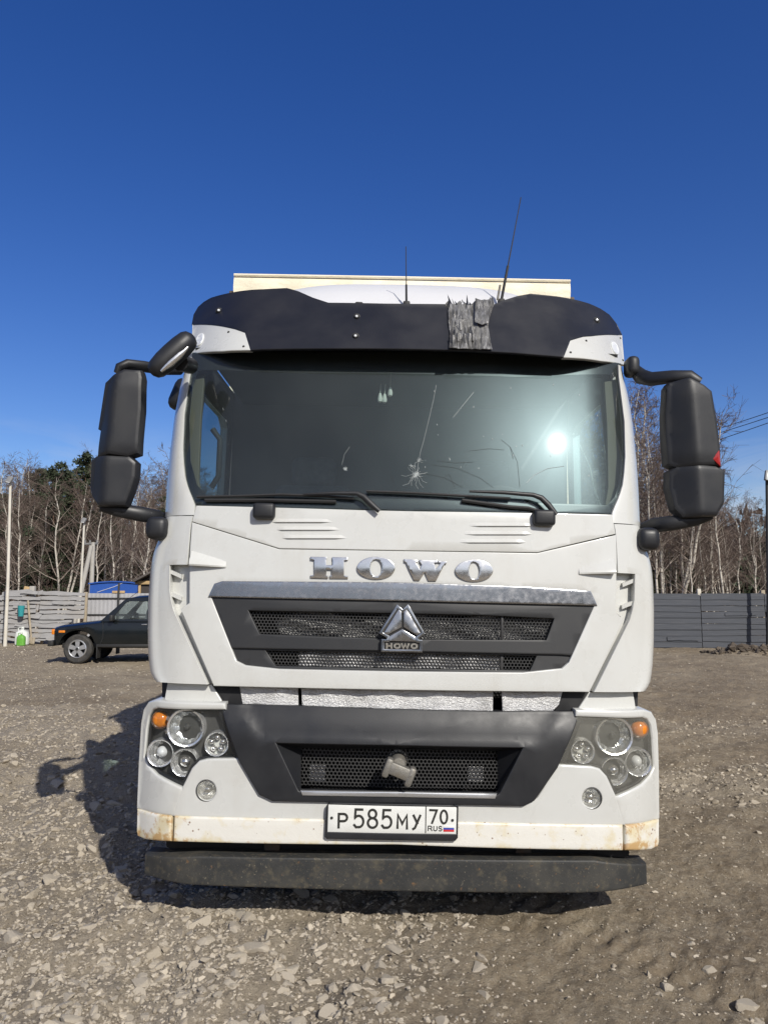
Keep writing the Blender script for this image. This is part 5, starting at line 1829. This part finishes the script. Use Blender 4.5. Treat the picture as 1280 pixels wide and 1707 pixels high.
box('engine_block', (0, 1.0, .95), (.9, 1.3, .6), M['black'], T_, .05)

# --- roof and sun visor
rows = []
for y, zc, hw, ze in ((.47, 3.28, 1.05, 2.99), (.62, 3.42, 1.07, 3.0), (.85, 3.56, 1.08, 3.0), (1.05, 3.655, 1.09, 3.0), (1.25, 3.72, 1.10, 3.0), (1.40, 3.742, 1.10, 3.0), (1.56, 3.735, 1.10, 3.0), (1.66, 3.70, 1.09, 3.0)):
    row = []
    for k in range(33):
        a = math.pi * k / 32
        cx = math.copysign(abs(math.cos(a)) ** .55, math.cos(a)); sz = abs(math.sin(a)) ** .55
        row.append((-hw * cx, y + .10 * (hw * cx) ** 2 * (1.3 - y), ze + (zc - ze) * sz))
    rows.append(row)
rows.append([(p[0], 1.665, 2.99) for p in rows[-1]])
loft('roof', rows, M['roof'], T_, 40)
VT = [(321, 540), (324, 524), (331, 512), (340, 504), (352, 497), (384, 489), (440, 483), (478, 481), (496, 486), (521, 497), (547, 505.5), (640, 507), (690, 507.5), (749, 508), (821, 509.5), (840, 501.5), (862, 494.5), (884, 490.5), (920, 494), (956, 500), (982, 507), (1000, 515), (1015, 525), (1027, 540), (1035, 556)]
VB = [(1028, 557), (985, 559), (971, 560), (949, 566.5), (938, 594), (900, 591), (859, 587.5), (780, 583.5), (690, 581), (560, 580), (437, 581.5), (419, 582.5), (410, 553.5), (393, 547.5), (360, 541)]
vis = panel('sun_visor', LP(VT + VB, SV), SV, M['visor'], T_, .022, (), .035, .006)
EL = [(322, 541), (360, 542), (392, 548.5), (408, 554.5), (417.5, 582.5), (370, 584), (320.5, 588), (321, 560)]
ER = [(950.5, 567.5), (972, 561), (1000, 559), (1028, 558.5), (1036, 559.5), (1040, 606), (1002, 600), (940, 594.5)]
for s, e_ in ((0, EL), (1, ER)):
    pe = panel('visor_end_panel', LP(e_, SV), off(SV, .006), M['white'], T_, .03, (), .035, .006)
    c = (333, 566) if not s else (1025, 580)
    x, z = LS(c[0], c[1], SV)
    lens = [(x + .022 * math.cos(a), z + .042 * math.sin(a)) for a in [2 * math.pi * k / 18 for k in range(18)]]
    panel('marker_lens', lens, off(SV, -.004), M['clear_lamp'], pe, .012, step=.03, r=.006)
    for q in (((381, 553), (406, 577)) if not s else ((977, 567.5), (951, 587), (1034, 563), (1038, 600))):
        x, z = LS(q[0], q[1], SV)
        lathe('screw', [(0, -.004), (.005, -.003), (.007, .001), (.007, .012)], (x, SV(x, z) + .004, z), M['seal'], pe, 10, 'y')
for q in ((365.5, 518.5), (594.5, 528.5), (592.5, 561), (993.5, 534.5)):
    x, z = LS(q[0], q[1], SV)
    bl = lathe('visor_bolt', [(0, -.014), (.010, -.013), (.014, -.008), (.015, -.002), (.021, .0), (.023, .006)], (x, SV(x, z), z), M['seal'], vis, 14, 'y')
    lathe('bolt_cap', [(0, -.018), (.006, -.0165), (.0085, -.0125)], (x, SV(x, z), z), M['clear_lamp'], bl, 10, 'y')
x, z = LS(598, 506, SV)
box('roof_lamp', (x, SV(x, z) + .05, z + .008), (.045, .05, .03), M['seal'], T_, .008)
# underside of the visor and the strip above the glass
rows = []
for k in range(25):
    px = 325 + (1030 - 325) * k / 24
    py = 583 + 14 * max(0, (px - 660) / 370) ** 2 + 3 * max(0, (560 - px) / 240) ** 2
    x, z = LS(px, py, SV)
    x2, z2 = LS(px, py + 7, SW)
    rows.append([(x, SV(x, z) + .014, z + .004), (x2, SW(x2, z2) + .01, z2 + .05)])
loft('visor_underside', rows, M['black'], vis, 40)
rows = []
for k in range(21):
    x = -1.12 + 2.24 * k / 20
    rows.append([(x, SW(x, 2.90) + .035, 2.86), (x, SW(x, 2.90) + .05, 3.02), (x, SW(x, 2.90) + .12, 3.04)])
loft('windscreen_header', rows, M['frit'], T_, 40)

# torn grey tape over the broken visor
r5 = random.Random(11)
def n1(a, b, s):
    return float(vnoise(np.array([a]), np.array([b]), s)[0])
def tape_y(x, z):
    f = n1(x * 58 + 3 * n1(x * 9, z * 9, 31), z * 7, 32)
    g = n1(x * 120, z * 26, 33)
    h = n1(x * 16, z * 14, 34)
    return SV(x, z) - .006 - .020 * f * f - .007 * g - .010 * h
M['tape'] = pbr('grey_tape', (.19, .187, .18), .34, .3, layers=((11, .42, .62, .85, (.055, .052, .047), (2.2, 1, .5)), (26, .5, .7, .6, (.50, .50, .50), (3, 1, .2))), bump=(40, .9, .012, (2.5, 1, .3)))
ztp = LS(780, 508, SV)[1]
tp = LP([(747, 520), (750, 509), (760, 512), (772, 510), (783, 512), (793, 503), (800, 505), (812, 502), (820, 498), (822, 508), (815, 530), (812, 545), (815, 562), (819, 583.5), (795, 583), (770, 582.5), (748.5, 582), (750, 556), (747.5, 540)], SV)
tape = panel('torn_tape', tp, tape_y, M['tape'], vis, .004, (), .0055, .002, 18)
for k in range(20):
    px = r5.uniform(744, 820); py = 508 + r5.uniform(-1, 2)
    x, z = LS(px, py, SV)
    hgt = r5.uniform(.02, .055) * (1.3 if k % 4 == 0 else .7); w = r5.uniform(.004, .012); lean = r5.uniform(-.02, .02)
    y = SV(x, z) - .006
    rows = [[(x - w, y, z - .05), (x + w, y, z - .05)], [(x - w * .9, y - .006, z), (x + w * .9, y - .004, z)], [(x + lean - w * .2, y + .02, z + hgt), (x + lean + w * .2, y + .025, z + hgt * .9)]]
    loft('tape_shred', rows, M['tape'] if k % 3 else M['visor'], tape, 20)
fl = LP([(791, 502), (800, 505), (813, 504), (816, 500), (815, 520), (811, 543), (802, 546), (790, 541)], SV)
panel('tape_flap', fl, lambda x, z: tape_y(x, z) - .022, M['tape'], tape, .003, (), .008, .002, 20)
for k in range(9):
    px = r5.uniform(752, 790); py = r5.uniform(520, 575)
    x, z = LS(px, py, SV)
    w = r5.uniform(.012, .026); h = r5.uniform(.02, .05)
    y = SV(x, z)
    rows = [[(x - w, y - .012, z + h), (x, y - .024, z + h), (x + w, y - .012, z + h)], [(x - w, y - .02, z), (x, y - .034, z), (x + w * .9, y - .02, z)], [(x - w * .7, y - .02, z - h * .8), (x, y - .045, z - h), (x + w * .6, y - .03, z - h * .7)]]
    loft('tape_shred', rows, M['tape'], tape, 30)

# --- aerials
def aerial(base, top, yb, yt, r, label):
    a = L(*base, yb); b = L(*top, yt)
    o = tube('aerial', [a, a.lerp(b, .33), a.lerp(b, .34), b], [r * 2.2, r * 2.0, r, r * .7], M['seal'], T_, 7)
    tag(o, label)
    box('aerial_base', a + Vector((0, 0, -.01)), (.04, .04, .05), M['seal'], o, .008)
aerial((677.5, 507), (676.5, 411), .45, .50, .0032, 'short upright black whip aerial')
aerial((835, 503), (868, 329), .50, .62, .0040, 'long black whip aerial leaning to the right')
a = L(829, 500, .48)
tube('aerial_spring', [a, a + Vector((.015, 0, .09))], .007, M['steel'], T_, 7)

# --- cargo body behind the cab
y1 = 1.80
tl_, tr_ = L(390.5, 458, y1), L(950, 470.5, y1)
zt = (tl_.z + tr_.z) / 2; xl, xr = tl_.x, tr_.x
rows = []
for k in range(41):
    x = xl + (xr - xl) * k / 40
    sag = .012 * math.sin(k * .8) + .01 * math.sin(k * 2.3)
    rows.append([(x, y1 + .015 * math.sin(k * 1.7), 1.05), (x, y1 + .02 * math.sin(k * .9), 2.6), (x, y1 + .012 * math.sin(k * 1.3) + .01, zt - .20), (x, y1 - .012 + .008 * math.sin(k * 1.1), zt - .085 + sag), (x, y1 - .004, zt - .02), (x, y1 + .02, zt), (x, y1 + .3, zt + .006), (x, y1 + 6.2, zt)])
cb = loft('cargo_tarp', rows, M['tarp'], T_, 40, flip=False)
for x in (xl, xr):
    loft('tarp_side', [[(x, y1 + .0, 1.05), (x, y1 + .02, zt)], [(x, y1 + 6.2, 1.05), (x, y1 + 6.2, zt)]], M['tarp'], cb)
tube('tarp_hem', [(xl, y1 - .004, zt + .001), ((xl + xr) / 2, y1 - .004, zt + .003), (xr, y1 - .004, zt + .001)], .012, M['tarp'], cb, 6)
for x in (xl - .012, xr + .012):
    box('tarp_hinge', (x, y1 + .06, zt - .14), (.05, .08, .06), M['rust'], cb, .008)
box('cargo_floor', ((xl + xr) / 2, y1 + 3.1, 1.08), (xr - xl, 6.2, .14), M['rail'], T_, .01)

# --- mirrors
def housing(name, outline, ridge, y0, mat, parent, hl=.95, hr=.16, d0=-.03, thick=.080, r=.024):
    """outline in photo pixels; ridge is an upright line that stands nearest the camera"""
    pts = [(L(a, b, y0).x, L(a, b, y0).z) for a, b in outline]
    ra, rb = L(*ridge[0], y0), L(*ridge[1], y0)
    def surf(x, z):
        q = (z - ra.z) / (rb.z - ra.z)
        xr_ = ra.x + (rb.x - ra.x) * q
        dx = x - xr_
        k = hl if dx < 0 else hr
        return y0 + d0 + k * (math.sqrt(dx * dx + .0002) - .014) + .25 * max(0, abs(q - .5) - .38) ** 2
    return panel(name, pts, surf, mat, parent, thick, (), .018, r, 35, inset=.6)
UL = [(190, 628), (207, 617.5), (233, 618.5), (236, 630), (235, 682), (231, 725), (229, 754), (213, 759.5), (184, 756), (157, 761), (155, 757), (161, 717), (175, 637)]
LLo = [(150, 767), (157, 761.5), (216, 762.5), (226, 771.5), (224.5, 794.6), (217, 820), (209, 841), (166, 841), (153, 826), (148.5, 812)]
ym = .16
ml = tag(housing('wing_mirror', UL, ((197, 635), (184, 750)), ym, M['plastic'], T_), 'left wing mirror in black plastic')
housing('lower_mirror', LLo, ((180.5, 762), (177, 841)), ym + .01, M['plastic'], ml, .85, .15)
UR = [(1116, 643), (1120, 637), (1149, 632), (1171, 643), (1184, 653), (1193, 705), (1198.5, 752), (1200, 776), (1188, 773.5), (1153, 775.5), (1131, 776.5), (1119, 770), (1115, 720), (1114, 689)]
LRo = [(1120.5, 785), (1131, 778.5), (1162, 777), (1195, 779), (1206.5, 785.5), (1204.5, 838), (1192, 857.5), (1140, 860.5), (1129, 847), (1120.5, 812)]
mr = tag(housing('wing_mirror', UR, ((1151, 648), (1161, 765)), ym, M['plastic'], T_, .62, .22), 'right wing mirror in black plastic')
housing('lower_mirror', LRo, ((1161, 778), (1166, 858)), ym + .01, M['plastic'], mr, .58, .20)
# glass on the rear faces
for m_, o1, o2 in ((ml, UL, LLo), (mr, UR, LRo)):
    for o_ in (o1, o2):
        pts = [(L(a, b, ym).x, L(a, b, ym).z) for a, b in o_]
        cx = sum(p[0] for p in pts) / len(pts); cz = sum(p[1] for p in pts) / len(pts)
        panel('mirror_glass', [(cx + (x - cx) * .62, cz + (z - cz) * .78) for x, z in pts], lambda x, z: ym + .10, M['chrome'], m_, .006, step=.1)
# red corner lens on the right one, worn orange edge on the left
pts = [(L(a, b, ym).x, L(a, b, ym).z) for a, b in ((1196, 753), (1187, 765), (1198, 776))]
panel('corner_reflector', pts, lambda x, z: ym - .012, M['redlens'], mr, .03, step=.05, r=.004)
def arm(name, pts, rad, parent, fl=.7):
    tube(name, [L(a, b, y) for a, b, y in pts], rad, M['plastic'], parent, 12, fl)
arm('mirror_arm', [(197, 622, ym + .05), (200, 613, ym + .05), (212, 608, ym + .06), (240, 611, ym + .12), (275, 617, ym + .24), (302, 618, ym + .32)], [.030, .036, .040, .040, .036, .032], ml)
arm('mirror_arm', [(168, 846, ym + .06), (195, 850, ym + .06), (235, 857, ym + .10), (264, 862, ym + .16), (276, 868, ym + .24)], [.020, .036, .040, .038, .034], ml)
arm('mirror_arm', [(1166, 636, ym + .05), (1150, 627, ym + .05), (1120, 628, ym + .10), (1085, 632, ym + .16), (1068, 628, ym + .22), (1058, 618, ym + .28), (1046, 612, ym + .32)], [.024, .034, .038, .042, .044, .036, .034], mr)
arm('mirror_arm', [(1186, 861, ym + .06), (1160, 866, ym + .06), (1120, 872, ym + .08), (1088, 876, ym + .14), (1070, 882, ym + .24)], [.016, .034, .040, .040, .034], mr)
for (a, b), pr in (((264, 881), ml), ((1078, 899), mr)):
    p = L(a, b, .20)
    box('mirror_mount', p + Vector((0, .02, 0)), (.112, .15, .118), M['plastic'], pr, .035, None, 3)
p = L(1052, 612, .42)
box('mirror_mount', p, (.07, .12, .11), M['plastic'], mr, .03, None, 3)
# front-view mirror hung from the left pillar top
a = L(253, 623, .02); b = L(322, 560, .06)
bm = bmesh.new()
mid = [a.lerp(b, q) for q in (0, .04, .12, .3, .5, .7, .88, .96, 1)]
bm_tube(bm, mid, [.016, .038, .052, .060, .062, .061, .055, .042, .020], 16, True, 1.0)
bmesh.ops.recalc_face_normals(bm, faces=bm.faces[:])
fm = build('front_mirror', bm, M['plastic'], T_, 50)
tag(fm, 'slanting black front-view mirror at the left pillar top')
dr_ = (b - a).normalized(); dn = dr_.cross(Vector((0, 1, 0))).normalized()
if dn.z > 0: dn = -dn
mg = [p_ + dn * .040 + Vector((0, -.036, 0)) for p_ in (a.lerp(b, .14), a.lerp(b, .35), a.lerp(b, .58), a.lerp(b, .78))]
bm = bmesh.new()
bm_tube(bm, mg, [.008, .022, .022, .008], 10, True, .7)
build('mirror_glass', bm, M['chrome'], fm, 50)
tube('front_mirror_arm', [L(300, 604, .10), L(318, 610, .26)], .045, M['plastic'], fm, 10)
p = L(293, 655, .62)
km = box('kerb_mirror', p + Vector((.035, 0, -.01)), (.12, .10, .20), M['plastic'], T_, .05, Matrix.Rotation(.35, 3, 'Y'), 3)
tag(km, 'small black kerb mirror behind the left pillar')

# --- loose things in the cab
x, z = LS(650, 636, off(SW, .10))
orn = empty('hanging_ornament', truck.matrix_basis @ Vector((x, SW(x, z) + .10, z)), 'cream tassels hanging on cords inside the top of the windscreen', 'ornament', None, (0, ROLL, 0))
org = Vector((x, SW(x, z) + .10, z))
for (px, py, pt) in ((633.5, 662, 640), (641, 663, 640), (650.5, 652, 622)):
    q = L(px, py, org.y) - org; tpp = L(px + 1.5, pt, org.y) - org
    t_ = lathe('tassel', [(0, .024), (.006, .022), (.010, .008), (.014, -.012), (.012, -.026), (.005, -.032), (0, -.033)], q, M['tassel'], orn, 10, 'z')
    tube('cord', [tpp, q + Vector((0, 0, .02))], .0016, M['tassel'], t_, 4)
q = L(655, 788, .42)
p = truck.matrix_basis @ Vector((q.x, .42, 2.095))
cl_ = empty('folded_cloth', p, 'small yellow cloth lying on the dashboard beside the crack', 'cloth', None, (0, ROLL, 0))
rows = []
for k in range(9):
    x = -.13 + .24 * k / 8
    rows.append([(x, -.07, -.03), (x, -.06, .008 + .012 * math.sin(k)), (x, 0, .022 + .012 * math.sin(k * 1.3 + 1)), (x, .06, .010), (x, .07, -.03)])
loft('fabric', rows, M['yellow'], cl_, 50)

# print the numbers a check would want
for o_ in list(COL.objects):
    if o_.type == 'MESH' and not o_.data.materials:
        o_.data.materials.append(M['plastic'])
